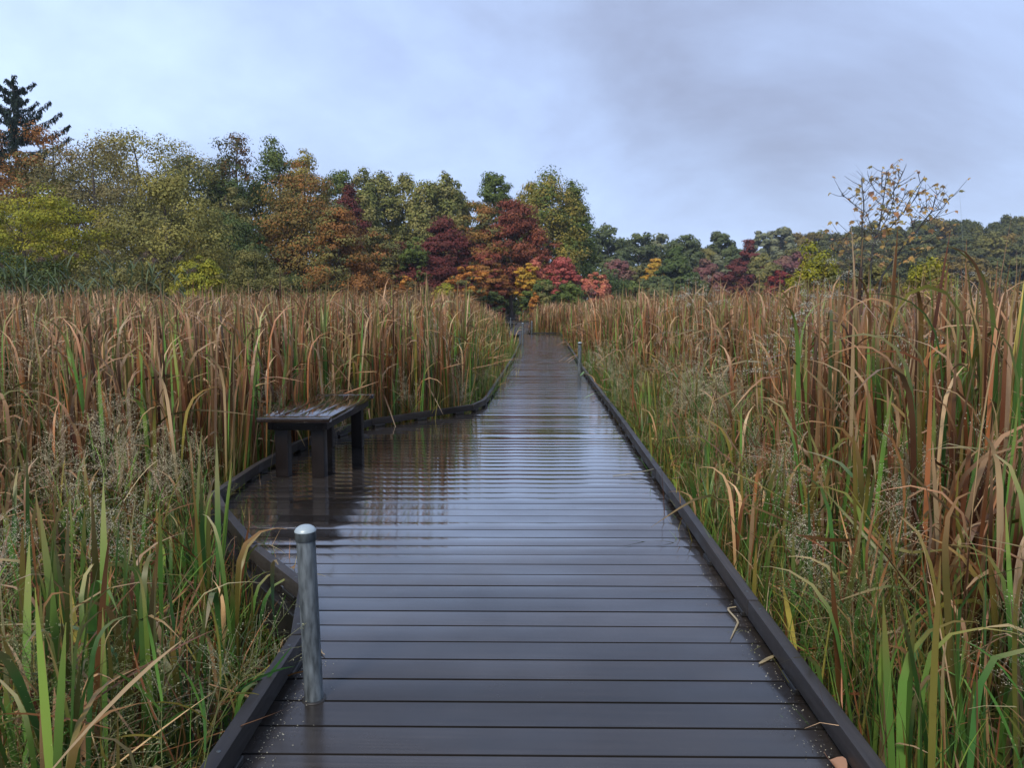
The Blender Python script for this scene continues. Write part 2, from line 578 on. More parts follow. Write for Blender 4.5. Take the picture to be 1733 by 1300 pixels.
def far_boards(xa, xb, ya, yb, name):
    g = Geo()
    yq = ya
    while yq < yb:
        v, f = beam_geo((xa, yq + BOARD / 2), (xb, yq + BOARD / 2), BOARD, -0.036, random.uniform(-0.001, 0.001) - 0.004)
        g.add(v, f)
        yq += PITCH_B
    return tag(obj(name, g.mesh(name, M_PLANK), walk), kind='stuff')


far_boards(*SEC2, 'far_planks')
far_boards(*SEC3[:2], 74.15, SEC3[3], 'far_planks')
far_boards(SEC3[0], SEC2[0] - 0.02, 66.0, 74.0, 'far_planks')
rails([(-1.75, 38.2), (-1.75, 65.9)], -0.035)
rails([(-0.33, 38.3), (-0.33, 74.1)], 0.035)
rails([(-1.62, 74.2), (-0.33, 74.2)], 0.0)
rails([(-3.75, 66.0), (-1.8, 66.0)], 0.0)
rails([(-3.75, 66.1), (-3.75, 104)], -0.035)
rails([(-1.62, 74.3), (-1.62, 104)], 0.035)


def on_walk(x, yv, m=0.0):
    a = (yv < 38.3) & (x > lx(yv) - m) & (x < rx(yv) + m)
    b = (x > SEC2[0] - m) & (x < SEC2[1] + m) & (yv >= 38.0) & (yv < SEC2[3] + .2)
    c = (x > SEC3[0] - m) & (x < SEC3[1] + m) & (yv >= SEC3[2] - .1) & (yv < 106)
    return a | b | c


def walk_dist(x, yv):
    """sideways distance to the walk; negative side = left"""
    L = np.where(yv < 38.2, lx(yv), np.where(yv < 66, SEC2[0], SEC3[0]))
    R = np.where(yv < 38.2, rx(yv), np.where(yv < 74, SEC2[1], SEC3[1]))
    return np.where(x > (L + R) / 2, x - R, L - x), x > (L + R) / 2


# ---------------------------------------------------------------- bench
bench = tag(empty('bench', (-1.755, 6.24, 0)), 'dark wet backless wooden bench standing in the widened bay of the boardwalk', 'bench')


def bpart(name, x0, x1, y0, y1, z0, z1, mat, r=0.004, parent=None):
    v, f = beam_geo(((x0 + x1) / 2, y0), ((x0 + x1) / 2, y1), x1 - x0, z0, z1)
    return obj(name, bevel_mesh(name, v, f, mat, r), parent or bench)


BX, BY = 0.265, 0.80
for k in range(4):
    w = 2 * (BX - 0.002) / 4
    a = -BX + 0.002 + k * w
    s = bpart('slat', a + 0.003, a + w - 0.003, -BY + 0.098, BY - 0.098, 0.432, 0.4675, M_BENCH, 0.005)
    s.rotation_euler = (0, random.uniform(-0.006, 0.006), 0)
    s.location.z = random.uniform(-0.001, 0.001)
for sg in (-1, 1):
    yy0 = -BY if sg < 0 else BY - 0.095
    bpart('end_board', -BX, BX, yy0, yy0 + 0.095, 0.432, 0.4685, M_BENCH, 0.005)
for sg in (-1, 1):
    xx0 = -0.222 if sg < 0 else 0.184
    bpart('side_apron', xx0, xx0 + 0.038, -0.70, 0.70, 0.366, 0.4315, M_BENCHLEG)
    yy0 = -0.70 if sg < 0 else 0.662
    ap = bpart('end_apron', -0.1835, 0.1835, yy0, yy0 + 0.038, 0.362, 0.4312, M_BENCHLEG)
    for xb in (-0.14, 0.14):
        g = Geo(); v, f = tube([(xb, yy0 - 0.004 if sg < 0 else yy0 + 0.042, 0.385), (xb, yy0 + 0.01, 0.385)], 0.007, 8)
        g.add(v, f); obj('bolt', g.mesh('bolt', M_GALV), ap)
    for sx in (-1, 1):
        xl = -0.183 if sx < 0 else 0.088
        yl = -0.66 if sg < 0 else 0.566
        bpart('leg', xl, xl + 0.095, yl, yl + 0.094, 0.001, 0.4305, M_BENCHLEG, 0.005)


# ---------------------------------------------------------------- steel posts
def post(loc, h, r, label, tilt=(0, 0)):
    t = tag(empty('steel_post', loc), label, 'post', 'galvanised steel posts along the boardwalk')
    t.rotation_euler = (tilt[0], tilt[1], 0)
    v, f = lathe([(r, -0.12), (r, h - 0.02)])
    obj('pipe', Geo().add(v, f).mesh('pipe', M_GALV, True), t)
    rc = r * 1.1
    v, f = lathe([(rc * 1.04, h - 0.004), (rc * 1.02, h), (rc * 0.85, h + 0.007), (rc * 0.6, h + 0.0125), (rc * 0.3, h + 0.0155), (0.0005, h + 0.0165)])
    c = obj('cap', Geo().add(v, f).mesh('cap', M_CAP, True), t)
    v, f = lathe([(r * 1.01, h - 0.034), (rc, h - 0.033), (rc, h - 0.006), (rc * 1.04, h - 0.004)])
    obj('cap_rim', Geo().add(v, f).mesh('cap_rim', M_GALV, True), c)
    v, f = lathe([(r * 1.03, 0.003), (r * 1.3, 0.003), (r * 1.3, -0.01)])
    obj('base_collar', Geo().add(v, f).mesh('base_collar', M_BLOCK, True), t)


post((-0.712, 2.345, 0), 0.56, 0.0295, 'galvanised steel post with domed cap coloured pale as skylit in the near left foreground', (math.radians(0.8), math.radians(-1.2)))
post((0.835, 14.9, 0), 0.60, 0.036, 'galvanised steel post against the right kerb rail in the middle distance')
post((-0.50, 27.6, 0), 0.74, 0.036, 'thin steel post at the left rail where the straight walk ends')
post((-0.24, 38.7, 0), 0.62, 0.04, 'small far steel post beside the jog of the walk', )
post((-1.68, 50.0, 0), 0.66, 0.04, 'farthest steel post left of the second stretch of walk')


# ---------------------------------------------------------------- trees
def srgb(*c):
    c = np.array(c) / 255.0
    return np.where(c <= 0.04045, c / 12.92, ((c + 0.055) / 1.055) ** 2.4)


PAL = {
    'olive': [(0.125, 0.115, 0.030), (0.165, 0.140, 0.034), (0.095, 0.095, 0.028)],
    'oliveb': [(0.150, 0.118, 0.040), (0.180, 0.140, 0.045), (0.100, 0.090, 0.030)],
    'yolive': [(0.190, 0.170, 0.036), (0.150, 0.140, 0.036), (0.230, 0.185, 0.040)],
    'ygreen': [(0.220, 0.215, 0.025), (0.170, 0.180, 0.025), (0.270, 0.230, 0.030)],
    'green': [(0.050, 0.085, 0.024), (0.070, 0.105, 0.028), (0.038, 0.065, 0.022)],
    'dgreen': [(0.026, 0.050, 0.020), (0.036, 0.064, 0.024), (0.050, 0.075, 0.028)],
    'poplar': [(0.120, 0.150, 0.050), (0.085, 0.120, 0.040), (0.160, 0.175, 0.070)],
    'poplary': [(0.130, 0.135, 0.032), (0.085, 0.110, 0.030), (0.170, 0.155, 0.040)],
    'rust': [(0.185, 0.080, 0.026), (0.150, 0.085, 0.026), (0.220, 0.100, 0.032)],
    'rusto': [(0.190, 0.095, 0.028), (0.130, 0.105, 0.030), (0.230, 0.100, 0.032), (0.110, 0.090, 0.028)],
    'brown': [(0.100, 0.060, 0.026), (0.070, 0.065, 0.026), (0.130, 0.075, 0.030)],
    'orange': [(0.340, 0.140, 0.030), (0.300, 0.110, 0.030), (0.380, 0.190, 0.040)],
    'gold': [(0.400, 0.230, 0.030), (0.360, 0.180, 0.030), (0.300, 0.210, 0.035)],
    'red': [(0.160, 0.026, 0.022), (0.200, 0.040, 0.030), (0.110, 0.020, 0.018)],
    'redo': [(0.165, 0.046, 0.030), (0.190, 0.068, 0.034), (0.120, 0.040, 0.026)],
    'dred': [(0.100, 0.026, 0.024), (0.125, 0.036, 0.030), (0.080, 0.030, 0.022)],
    'pink': [(0.300, 0.070, 0.058), (0.250, 0.060, 0.050), (0.340, 0.105, 0.080)],
    'salmon': [(0.400, 0.130, 0.080), (0.330, 0.090, 0.065), (0.420, 0.180, 0.090)],
    'mauve': [(0.170, 0.070, 0.065), (0.130, 0.055, 0.055), (0.150, 0.090, 0.060)],
    'far': [(0.040, 0.064, 0.030), (0.055, 0.080, 0.035), (0.034, 0.052, 0.028)],
    'farpale': [(0.150, 0.160, 0.085), (0.120, 0.135, 0.075), (0.170, 0.170, 0.090)],
}


for _k in ('green', 'dgreen', 'poplar', 'poplary', 'far'):
    PAL[_k] = [(q[0] * 1.3, q[1] * 1.05, q[2] * 0.9) for q in PAL[_k]]
for _k in ('olive', 'oliveb', 'yolive'):
    PAL[_k] = [(q[0] * 0.9, q[1] * 0.93, q[2] * 1.2) for q in PAL[_k]]
for _k, _v in PAL.items():
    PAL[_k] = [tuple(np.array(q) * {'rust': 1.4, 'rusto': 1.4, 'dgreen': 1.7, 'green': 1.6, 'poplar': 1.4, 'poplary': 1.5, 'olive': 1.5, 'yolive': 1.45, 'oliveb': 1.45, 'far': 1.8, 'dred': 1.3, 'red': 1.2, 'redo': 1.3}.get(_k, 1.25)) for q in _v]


def profile(kind, t):
    if kind == 'round': return np.sin(np.pi * np.clip(t, 0.02, 1) ** 0.85) ** 0.55
    if kind == 'oval': return np.sin(np.pi * np.clip(t, 0.02, 1) ** 0.7) ** 0.7
    if kind == 'cone': return np.minimum(1, (t + 0.05) / 0.16) * (1.02 - t) ** 0.75
    if kind == 'column': return np.minimum(1, (t + 0.2) / 0.35) * np.clip(1 - t ** 3.5, 0, 1) ** 0.6
    if kind == 'spread': return np.minimum(1, (t + 0.1) / 0.55) * np.clip(1 - t ** 5, 0, 1) ** 0.5
    if kind == 'mound': return np.sqrt(np.clip(1 - t ** 2.2, 0, 1))
    return np.ones_like(t)


def leaf_quads(cen, nor, L, W, rng):
    n = len(cen)
    nor = nor / (np.linalg.norm(nor, axis=1)[:, None] + 1e-9)
    r = rng.normal(size=(n, 3))
    a = np.cross(nor, r); a /= np.linalg.norm(a, axis=1)[:, None] + 1e-9
    b = np.cross(nor, a)
    L = L[:, None] / 2; W = W[:, None] / 2
    v = np.stack([cen - a * L, cen + b * W + a * L * 0.15, cen + a * L, cen - b * W + a * L * 0.15], 1)
    f = np.arange(n * 4).reshape(n, 4)
    return v.reshape(-1, 3), f


def crown_arrays(H, W, kind, pal, n, leaf, rng, base=0.18, flat=0.6, stretch=1.0, lobes=0.3, ncl=None, droop=0.0, pal2=None, split=None):
    """leaf faces in clumps spread through a lobed crown volume"""
    ncl = ncl or int(np.clip(n / 100, 75, 160))
    t = rng.beta(1.25, 1.15, ncl * 3)
    th = rng.uniform(0, 2 * math.pi, ncl * 3)
    keep = rng.uniform(size=ncl * 3) < (profile(kind, t) + 0.12)
    t, th = t[keep][:ncl], th[keep][:ncl]
    ncl = len(t)
    u = rng.uniform(0.12, 1, ncl) ** 0.42
    ph = rng.uniform(0, 6.28, 6)
    lob = 1 + lobes * (np.sin(2 * th + ph[0] + 3 * t) * 0.45 + np.sin(3 * th + ph[1] - 5 * t) * 0.4 + np.sin(5 * th + ph[2] + 9 * t) * 0.3 + np.sin(11 * t + ph[3]) * 0.25)
    r = W / 2 * profile(kind, t) * u * lob
    crown = H * (1 - base)
    cen = np.stack([r * np.cos(th), r * np.sin(th), H * base + crown * t * (1 - 0.06) + rng.normal(0, 0.02, ncl) * H], -1)
    crad = (0.115 * W + 0.02 * H) * rng.uniform(0.55, 1.35, ncl)
    per = np.maximum(3, (n * crad ** 1.6 / np.sum(crad ** 1.6)).astype(int))
    idx = np.repeat(np.arange(ncl), per)
    m = len(idx)
    d = rng.normal(size=(m, 3))
    d /= np.linalg.norm(d, axis=1)[:, None]
    rad = rng.uniform(0, 1, m) ** 0.5
    offs = d * rad[:, None] * crad[idx][:, None] * np.array([1, 1, flat * stretch])
    out = cen[idx] * np.array([1, 1, 0.0])
    out /= np.linalg.norm(out, axis=1)[:, None] + 0.3
    offs[:, 2] -= droop * (np.linalg.norm(offs[:, :2], axis=1)) ** 1.0
    p = cen[idx] + offs
    nor = d * 1.0 + np.array([0, 0, 0.5]) + out * 0.3 + rng.normal(size=(m, 3)) * 0.2
    L = leaf * rng.uniform(0.6, 1.35, m)
    v, f = leaf_quads(p, nor, L, L * rng.uniform(0.5, 0.8, m), rng)
    pa = np.array(pal)
    ci = rng.integers(0, len(pa), ncl)
    cc = pa[ci] * 0.65 + pa.mean(0) * 0.35
    if pal2 is not None:
        pb = np.array(pal2)
        cb = pb[rng.integers(0, len(pb), ncl)]
        sel = rng.uniform(size=ncl) < split(t, th)
        cc = np.where(sel[:, None], cb, cc)
    c = cc[idx] * rng.uniform(0.82, 1.2, m)[:, None]
    swap = rng.uniform(size=m) < 0.06
    c[swap] = pa[rng.integers(0, len(pa), swap.sum())]
    return (v, f, np.repeat(c, 4, 0)), cen


def limb_geo(g, H, W, cen, rng, trunk_r, nlimb, lean=0.0, top=0.88):
    k = 9
    zz_ = np.linspace(-0.3, H * top, k)
    w = np.cumsum(rng.normal(0, 0.012 * H, (k, 2)), 0) * np.linspace(0, 1, k)[:, None]
    tr = np.stack([w[:, 0] + lean * zz_, w[:, 1], zz_], -1)
    rad = trunk_r * (1 - 0.88 * np.linspace(0, 1, k)) * np.where(np.arange(k) == 0, 1.3, 1.0)
    g.add(*tube(tr, rad, 7))
    if nlimb:
        for c in cen[rng.choice(len(cen), min(nlimb, len(cen)), replace=False)]:
            zs = np.clip(c[2] - rng.uniform(0.4, 0.9) * math.hypot(c[0], c[1]) - 0.02 * H, 0.08 * H, H * top * 0.95)
            s = np.array([np.interp(zs, zz_, tr[:, 0]), np.interp(zs, zz_, tr[:, 1]), zs])
            mid = s * 0.5 + c * 0.5 + np.array([0, 0, 0.03 * H]) + rng.normal(0, 0.01 * H, 3)
            r0 = np.interp(zs, zz_, rad) * 0.55
            g.add(*tube([s, s * .7 + mid * .3, mid, c], [r0, r0 * .75, r0 * 0.5, r0 * 0.15], 5))


def make_tree(name, label, px, ytop, wpx, depth, kind, pal, n, leaf=None, base=0.15, cat='tree', group=None, seed=None, zbase=None, trunk=True, limbs=22, **kw):
    rng = np.random.default_rng(seed if seed is not None else int(px * 7 + ytop * 13 + depth))
    top = at(px, ytop, depth)
    gz = float(ground_h(top[0], top[1])) if zbase is None else zbase
    H = (top[2] - gz) * 1.05
    W = wpx * 1.1 * depth / F
    leaf = leaf * 1.25 if leaf else max(0.12, 0.0030 * depth)
    n = int(n * 2.65)
    (v, f, c), cen = crown_arrays(H, W, kind, PAL[pal], n, leaf, rng, base, **kw)
    root = tag(empty(name, (top[0], top[1], gz)), label, cat, group)
    obj('crown', mesh_np('crown', v, f, M_LEAF, c), root)
    g = Geo()
    limb_geo(g, H, W, cen, rng, max(0.04, 0.014 * H + 0.008 * W), limbs, top=0.9)
    obj('trunk' if cat == 'tree' else 'stem', g.mesh('trunk', M_BARK, True), root)
    return root


T = make_tree
hi = lambda a: (lambda t, th: np.where(t > a, 0.85, 0.1))
lo = lambda a: (lambda t, th: np.where(t < a, 0.85, 0.08))
mix = lambda a: (lambda t, th: np.full(len(t), a))
# far left group
T('broadleaf_tree', 'rust brown tree cut off by the left picture edge below the spruce', -38, 205, 150, 58, 'oval', 'rust', 7000)
T('broadleaf_tree', 'olive tree with yellow tinge standing just in front of the spruce', 72, 214, 165, 54, 'oval', 'olive', 8000, pal2=PAL['rust'], split=hi(0.78))
T('broadleaf_tree', 'bright yellow green low tree nearest the left picture edge', 50, 322, 175, 42, 'spread', 'ygreen', 8000, flat=0.4, base=0.3)
T('broadleaf_tree', 'wide olive brown tree with fine twiggy crown right of the spruce', 165, 238, 240, 52, 'round', 'oliveb', 12000, leaf=0.12, lobes=0.25, base=0.06)
T('broadleaf_tree', 'rounded yellow olive tree reaching down to the reeds on the left', 285, 288, 190, 46, 'oval', 'yolive', 11000, leaf=0.12, base=0.03)
T('broadleaf_tree', 'olive tree filling the gap between the two twiggy left trees', 225, 330, 170, 50, 'oval', 'olive', 7500, leaf=0.12, base=0.03)
T('broadleaf_tree', 'tall yellow green tree with swept feathery top above the olive trees', 235, 212, 210, 72, 'round', 'yolive', 8000, base=0.3, flat=0.4, droop=0.4)
T('broadleaf_tree', 'dark green tree with arching top left of the brown crowned tree', 325, 262, 150, 76, 'round', 'dgreen', 7000, base=0.1, pal2=PAL['olive'], split=hi(0.8))
T('broadleaf_tree', 'tall dark green tree with brownish dome top', 390, 222, 125, 78, 'oval', 'dgreen', 9000, base=0.12, pal2=PAL['brown'], split=hi(0.72))
T('broadleaf_tree', 'slim green tree beside the brown domed tree', 463, 238, 95, 80, 'oval', 'green', 6500, base=0.15)
T('broadleaf_tree', 'yellowish lower limb tree in front of the dark green trees', 395, 318, 80, 70, 'oval', 'olive', 4500, base=0.3, pal2=PAL['green'], split=lo(0.5))
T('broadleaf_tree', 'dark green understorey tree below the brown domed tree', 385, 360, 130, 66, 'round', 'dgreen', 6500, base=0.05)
T('feathery_shrub', 'lime yellow feathery shrub at the reed edge on the left', 335, 430, 90, 40, 'mound', 'ygreen', 5000, cat='shrub', base=0.05, flat=0.35, droop=0.5, leaf=0.10)
T('feathery_shrub', 'olive feathery shrub below the dark trees', 425, 412, 85, 44, 'oval', 'olive', 5500, cat='shrub', base=0.02, leaf=0.08, lobes=0.12)
T('feathery_shrub', 'low olive shrub right of the feathery olive shrub', 465, 455, 90, 44, 'mound', 'olive', 4000, cat='shrub', base=0.02, leaf=0.08, lobes=0.12)
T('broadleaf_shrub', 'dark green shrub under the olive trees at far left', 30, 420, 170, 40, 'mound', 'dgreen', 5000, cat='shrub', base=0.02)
T('broadleaf_shrub', 'dark shrub in shade below the twiggy olive tree', 190, 425, 190, 42, 'mound', 'olive', 5000, cat='shrub', base=0.02)
# middle group
T('maple_tree', 'broad pyramid of orange and olive leaves left of centre', 508, 278, 225, 74, 'cone', 'rusto', 12000, base=0.1, flat=0.45, pal2=PAL['olive'], split=mix(0.25))
T('maple_tree', 'orange leaved tree in front of the big orange pyramid', 572, 346, 135, 70, 'cone', 'rust', 9000, base=0.1, flat=0.4, pal2=PAL['olive'], split=mix(0.3))
T('maple_tree', 'crimson topped tree behind the orange trees', 590, 318, 70, 92, 'cone', 'dred', 4500, base=0.3)
T('broadleaf_tree', 'green tree peeping over the orange pyramid', 512, 258, 85, 104, 'oval', 'poplary', 5000, base=0.3)
T('broadleaf_tree', 'small round topped green tree between orange pyramid and pale poplars', 575, 283, 75, 106, 'oval', 'green', 4500, base=0.2)
T('broadleaf_tree', 'olive tree with some rust in front of the pale poplars', 640, 388, 95, 82, 'oval', 'olive', 6000, base=0.1, flat=0.45, pal2=PAL['rust'], split=mix(0.25))
for k, (x, yt, w, lb) in enumerate(((615, 293, 60, 'pale poplar at the left end of the poplar row'), (645, 290, 60, 'pale poplar second in the row, yellow tinged top'),
                                    (683, 291, 60, 'pale poplar with the highest tip in the middle of the row'), (722, 305, 60, 'pale poplar third from the right end of the row'),
                                    (752, 297, 62, 'pale poplar right of the middle of the row'), (778, 318, 40, 'small pale poplar closing the row on the right'))):
    T('poplar_tree', lb, x, yt, w, 108 + 2 * (k % 3), 'column', 'poplar', 5200, base=0.22, stretch=1.7, lobes=0.4, leaf=0.30, group='pale poplars behind the autumn trees', limbs=14)
T('maple_tree', 'dark crimson tree with layered boughs left of the path', 752, 366, 130, 88, 'cone', 'dred', 9000, base=0.14, flat=0.3)
T('maple_tree', 'olive and orange tree touching the big red tree', 808, 340, 115, 92, 'oval', 'rusto', 8500, base=0.15, flat=0.4, pal2=PAL['olive'], split=mix(0.4))
T('maple_tree', 'tall red maple above the dark path opening', 866, 340, 110, 90, 'oval', 'redo', 10500, base=0.22, flat=0.5)
T('broadleaf_tree', 'narrow green tree with knob top left of the large green tree', 838, 283, 62, 112, 'oval', 'green', 5500, base=0.3)
T('broadleaf_tree', 'large green tree with yellowing crown right of the red maple', 930, 290, 130, 104, 'oval', 'poplary', 10500, base=0.08, stretch=1.3, leaf=0.26, pal2=PAL['green'], split=mix(0.4))
T('broadleaf_tree', 'green shoulder tree between the knob top and the large green tree', 895, 303, 70, 108, 'column', 'poplary', 5500, base=0.1, stretch=1.4)
T('broadleaf_tree', 'dark green tree at the right end of the autumn wood', 972, 310, 75, 106, 'oval', 'green', 6500, base=0.05, stretch=1.2)
T('maple_tree', 'rusty understorey tree below the pale poplars', 678, 405, 90, 84, 'oval', 'dred', 5500, base=0.1, flat=0.4, pal2=PAL['brown'], split=mix(0.5))
T('broadleaf_tree', 'small fresh green tree among the dark red trees', 700, 408, 45, 80, 'round', 'green', 2500, base=0.35)
T('maple_tree', 'dark red low tree below the orange pyramid', 478, 420, 95, 74, 'round', 'dred', 4500, base=0.1, flat=0.4)
T('maple_tree', 'purple brown tree behind the lone golden sprig', 720, 430, 110, 82, 'round', 'dred', 5500, base=0.05, flat=0.4)
T('maple_sapling', 'small amber sapling left of the path opening', 795, 452, 55, 78, 'spread', 'orange', 2200, base=0.3, flat=0.35, pal2=PAL['olive'], split=mix(0.3))
T('maple_sapling', 'orange sprig at the foot of the crimson tree', 690, 470, 30, 74, 'spread', 'orange', 900, base=0.3, flat=0.35)
T('maple_sapling', 'golden yellow sapling beside the dark path opening', 894, 446, 42, 82, 'spread', 'gold', 2400, base=0.25, flat=0.4)
T('maple_sapling', 'slim orange red sapling left of the pink tree', 908, 434, 28, 84, 'column', 'salmon', 1600, base=0.2)
T('maple_tree', 'bright pink red round tree right of the path opening', 950, 433, 58, 86, 'round', 'pink', 4200, base=0.18, flat=0.5)
T('maple_tree', 'orange red low tree below the red maple', 828, 440, 62, 85, 'round', 'rust', 4500, base=0.25, flat=0.35, pal2=PAL['redo'], split=mix(0.4))
T('broadleaf_shrub', 'rounded yellow green bush rising out of the cattails left of the path', 752, 480, 62, 58, 'mound', 'ygreen', 4200, cat='shrub', base=0.02, lobes=0.12, leaf=0.13)
T('broadleaf_shrub', 'dark green bush right against the path opening', 897, 487, 34, 80, 'mound', 'green', 2600, cat='shrub', base=0.0, pal2=PAL['dgreen'], split=mix(0.6))
T('broadleaf_shrub', 'olive green bush below the pink tree', 920, 473, 55, 78, 'mound', 'olive', 3600, cat='shrub', base=0.0, pal2=PAL['green'], split=mix(0.4))
T('broadleaf_shrub', 'mid green bush right of the olive bush', 963, 480, 62, 80, 'mound', 'green', 3800, cat='shrub', base=0.0)
T('broadleaf_shrub', 'orange tinted little bush between the green bushes', 905, 495, 18, 76, 'mound', 'orange', 700, cat='shrub', base=0.0)
T('broadleaf_shrub', 'dark shrub left of the path opening', 833, 492, 44, 82, 'mound', 'dgreen', 2800, cat='shrub', base=0.0, pal2=PAL['dred'], split=mix(0.3))
T('broadleaf_shrub', 'burgundy low shrub behind the yellow green bush', 795, 500, 60, 80, 'mound', 'dred', 2800, cat='shrub', base=0.0, pal2=PAL['brown'], split=mix(0.4))
for k, (x, yt, w, p_, lb) in enumerate(((560, 455, 110, 'olive', 'olive undergrowth bush below the orange trees'), (630, 460, 110, 'rust', 'rusty undergrowth bush below the olive tree'),
                                        (700, 478, 90, 'brown', 'brown undergrowth bush near the yellow green bush'), (500, 465, 90, 'dgreen', 'dark green undergrowth bush below the dark red tree'))):
    T('broadleaf_shrub', lb, x, yt, w, 70, 'mound', p_, 3600, cat='shrub', base=0.0)
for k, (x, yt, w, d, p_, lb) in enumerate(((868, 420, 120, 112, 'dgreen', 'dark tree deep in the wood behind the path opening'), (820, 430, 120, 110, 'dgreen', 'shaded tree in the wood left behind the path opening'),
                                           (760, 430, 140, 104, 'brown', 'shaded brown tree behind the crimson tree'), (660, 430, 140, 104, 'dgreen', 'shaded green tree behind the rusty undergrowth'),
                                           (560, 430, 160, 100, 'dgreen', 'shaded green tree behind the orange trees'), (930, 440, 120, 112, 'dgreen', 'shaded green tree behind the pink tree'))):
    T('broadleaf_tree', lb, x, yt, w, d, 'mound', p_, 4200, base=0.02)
T('broadleaf_shrub', 'dark green bush filling the gap behind the faded red tree', 1003, 448, 120, 128, 'mound', 'dgreen', 3600, cat='shrub', base=0.0)
# right of the wood, farther off
T('maple_tree', 'salmon pink bush like tree at the right foot of the green tree', 1008, 462, 52, 100, 'round', 'salmon', 3000, base=0.05)
T('maple_tree', 'faded red low tree between the green bush and the salmon tree', 992, 485, 60, 98, 'mound', 'salmon', 2600, base=0.0, pal2=PAL['mauve'], split=mix(0.5))
FARG = 'far trees right of the autumn wood'
for (x, yt, w, d, k_, p_, n_, lb) in (
        (1030, 380, 80, 165, 'round', 'far', 4500, 'dark green far tree just right of the large green tree'),
        (1085, 395, 75, 175, 'round', 'far', 4200, 'dark green far tree second from the autumn wood'),
        (1115, 396, 60, 195, 'oval', 'farpale', 3000, 'yellowish far tree behind the dark green ones'),
        (1155, 400, 85, 180, 'round', 'far', 4500, 'dark green far tree above the orange far tree'),
        (1190, 412, 60, 185, 'round', 'olive', 3200, 'olive far tree left of the lone round topped tree'),
        (1222, 392, 55, 190, 'round', 'far', 3500, 'lone round topped dark green far tree on the skyline'),
        (1042, 436, 60, 140, 'round', 'mauve', 3200, 'dusky pink far tree right of the salmon tree'),
        (1072, 450, 50, 145, 'round', 'olive', 2600, 'olive far tree right of the dusky pink tree'),
        (1107, 438, 42, 145, 'oval', 'gold', 2400, 'amber far tree between two green ones'),
        (1145, 422, 58, 135, 'oval', 'dgreen', 3800, 'near black green oval far tree'),
        (1060, 478, 70, 130, 'mound', 'green', 2600, 'green bush at the far reed edge below the dusky pink tree'),
        (1110, 470, 80, 130, 'mound', 'far', 2600, 'bluish green bush below the amber tree'),
        (1195, 440, 60, 150, 'oval', 'mauve', 3000, 'brownish pink far tree right of the near black tree'),
        (1215, 430, 40, 155, 'oval', 'farpale', 2200, 'pale yellow green far tree'),
        (1268, 412, 55, 160, 'oval', 'dred', 3200, 'burgundy far tree below the pale skyline poplars'),
        (1245, 448, 60, 140, 'mound', 'dred', 2800, 'burgundy far bush at the reed edge'),
        (1290, 432, 65, 145, 'oval', 'olive', 3200, 'olive far tree right of the burgundy tree'),
        (1325, 455, 50, 140, 'mound', 'red', 2400, 'crimson far bush left of the lime bush'),
        (1335, 425, 70, 165, 'round', 'mauve', 3000, 'mauve brown far tree left of the lime bush'),
        (1290, 388, 40, 240, 'column', 'farpale', 2600, 'pale skyline poplar at the left of the pair'),
        (1322, 380, 55, 240, 'column', 'farpale', 3600, 'pale skyline poplar at the right of the pair'),
        (1250, 425, 70, 185, 'round', 'far', 2800, 'dark far tree under the lone round topped tree'),
        (1165, 462, 70, 140, 'mound', 'dgreen', 2600, 'dark green far bush below the oval tree')):
    T('far_tree', lb, x, yt, w, d, k_, p_, n_, base=0.06, group=FARG, leaf=max(0.3, 0.0032 * d), limbs=8, cat='tree')

# wooded ridge on the right: five shared trees, each copy its own object
ridge_src = []
for k in range(5):
    rng = np.random.default_rng(900 + k)
    (v, f, c), cen = crown_arrays(15.0, 13.0, ('round', 'oval', 'round', 'mound', 'oval')[k], [(0.098, 0.112, 0.040), (0.125, 0.130, 0.048), (0.075, 0.088, 0.036)], 7000, 0.75, rng, 0.05, lobes=0.3)
    g = Geo()
    limb_geo(g, 15.0, 13.0, cen, rng, 0.28, 8)
    ridge_src.append((mesh_np('crown', v, f, M_LEAF, c), g.mesh('trunk', M_BARK, True)))
rr = random.Random(5)
ridge = []
for x in range(1345, 1960, 26):
    ridge.append(('dark green tree on the crest of the wooded ridge', x + rr.uniform(-8, 8), np.interp(x, (1340, 1420, 1500, 1600, 1733, 1960), (388, 384, 378, 364, 364, 350)) + rr.uniform(-5, 6), 255 + rr.uniform(-8, 8)))
for x in range(1335, 1960, 34):
    ridge.append(('dark green tree halfway up the wooded ridge', x + rr.uniform(-8, 8), np.interp(x, (1340, 1500, 1733, 1960), (412, 400, 390, 385)) + rr.uniform(-7, 7), 215 + rr.uniform(-8, 8)))
for x in range(1330, 1960, 44):
    ridge.append(('dark green tree at the foot of the wooded ridge', x + rr.uniform(-10, 10), np.interp(x, (1340, 1500, 1733, 1960), (442, 430, 425, 420)) + rr.uniform(-8, 8), 170 + rr.uniform(-8, 8)))
for i, (lb, x, yt, d) in enumerate(ridge):
    top = at(x, yt, d)
    gz = float(ground_h(top[0], top[1]))
    Hh = max(6.0, top[2] - gz)
    t = tag(empty('ridge_tree', (top[0], top[1], top[2] - Hh), rr.uniform(0, 6.28)), lb, 'tree', 'trees of the wooded ridge')
    s = Hh / 15.0
    w = rr.uniform(0.85, 1.15) * 0.98
    t.scale = (w, w, s)
    ca, tr = ridge_src[rr.randrange(5)]
    o = obj('crown', ca, t)
    u = rr.random()
    tint = (1.0, 1.0, 1.0) if u < 0.6 else ((1.5, 1.3, 1.0) if u < 0.85 else (1.7, 1.15, 0.9))
    b = rr.uniform(0.8, 1.15)
    o.color = (tint[0] * b, tint[1] * b, tint[2] * b, 1)
    obj('trunk', tr, t)
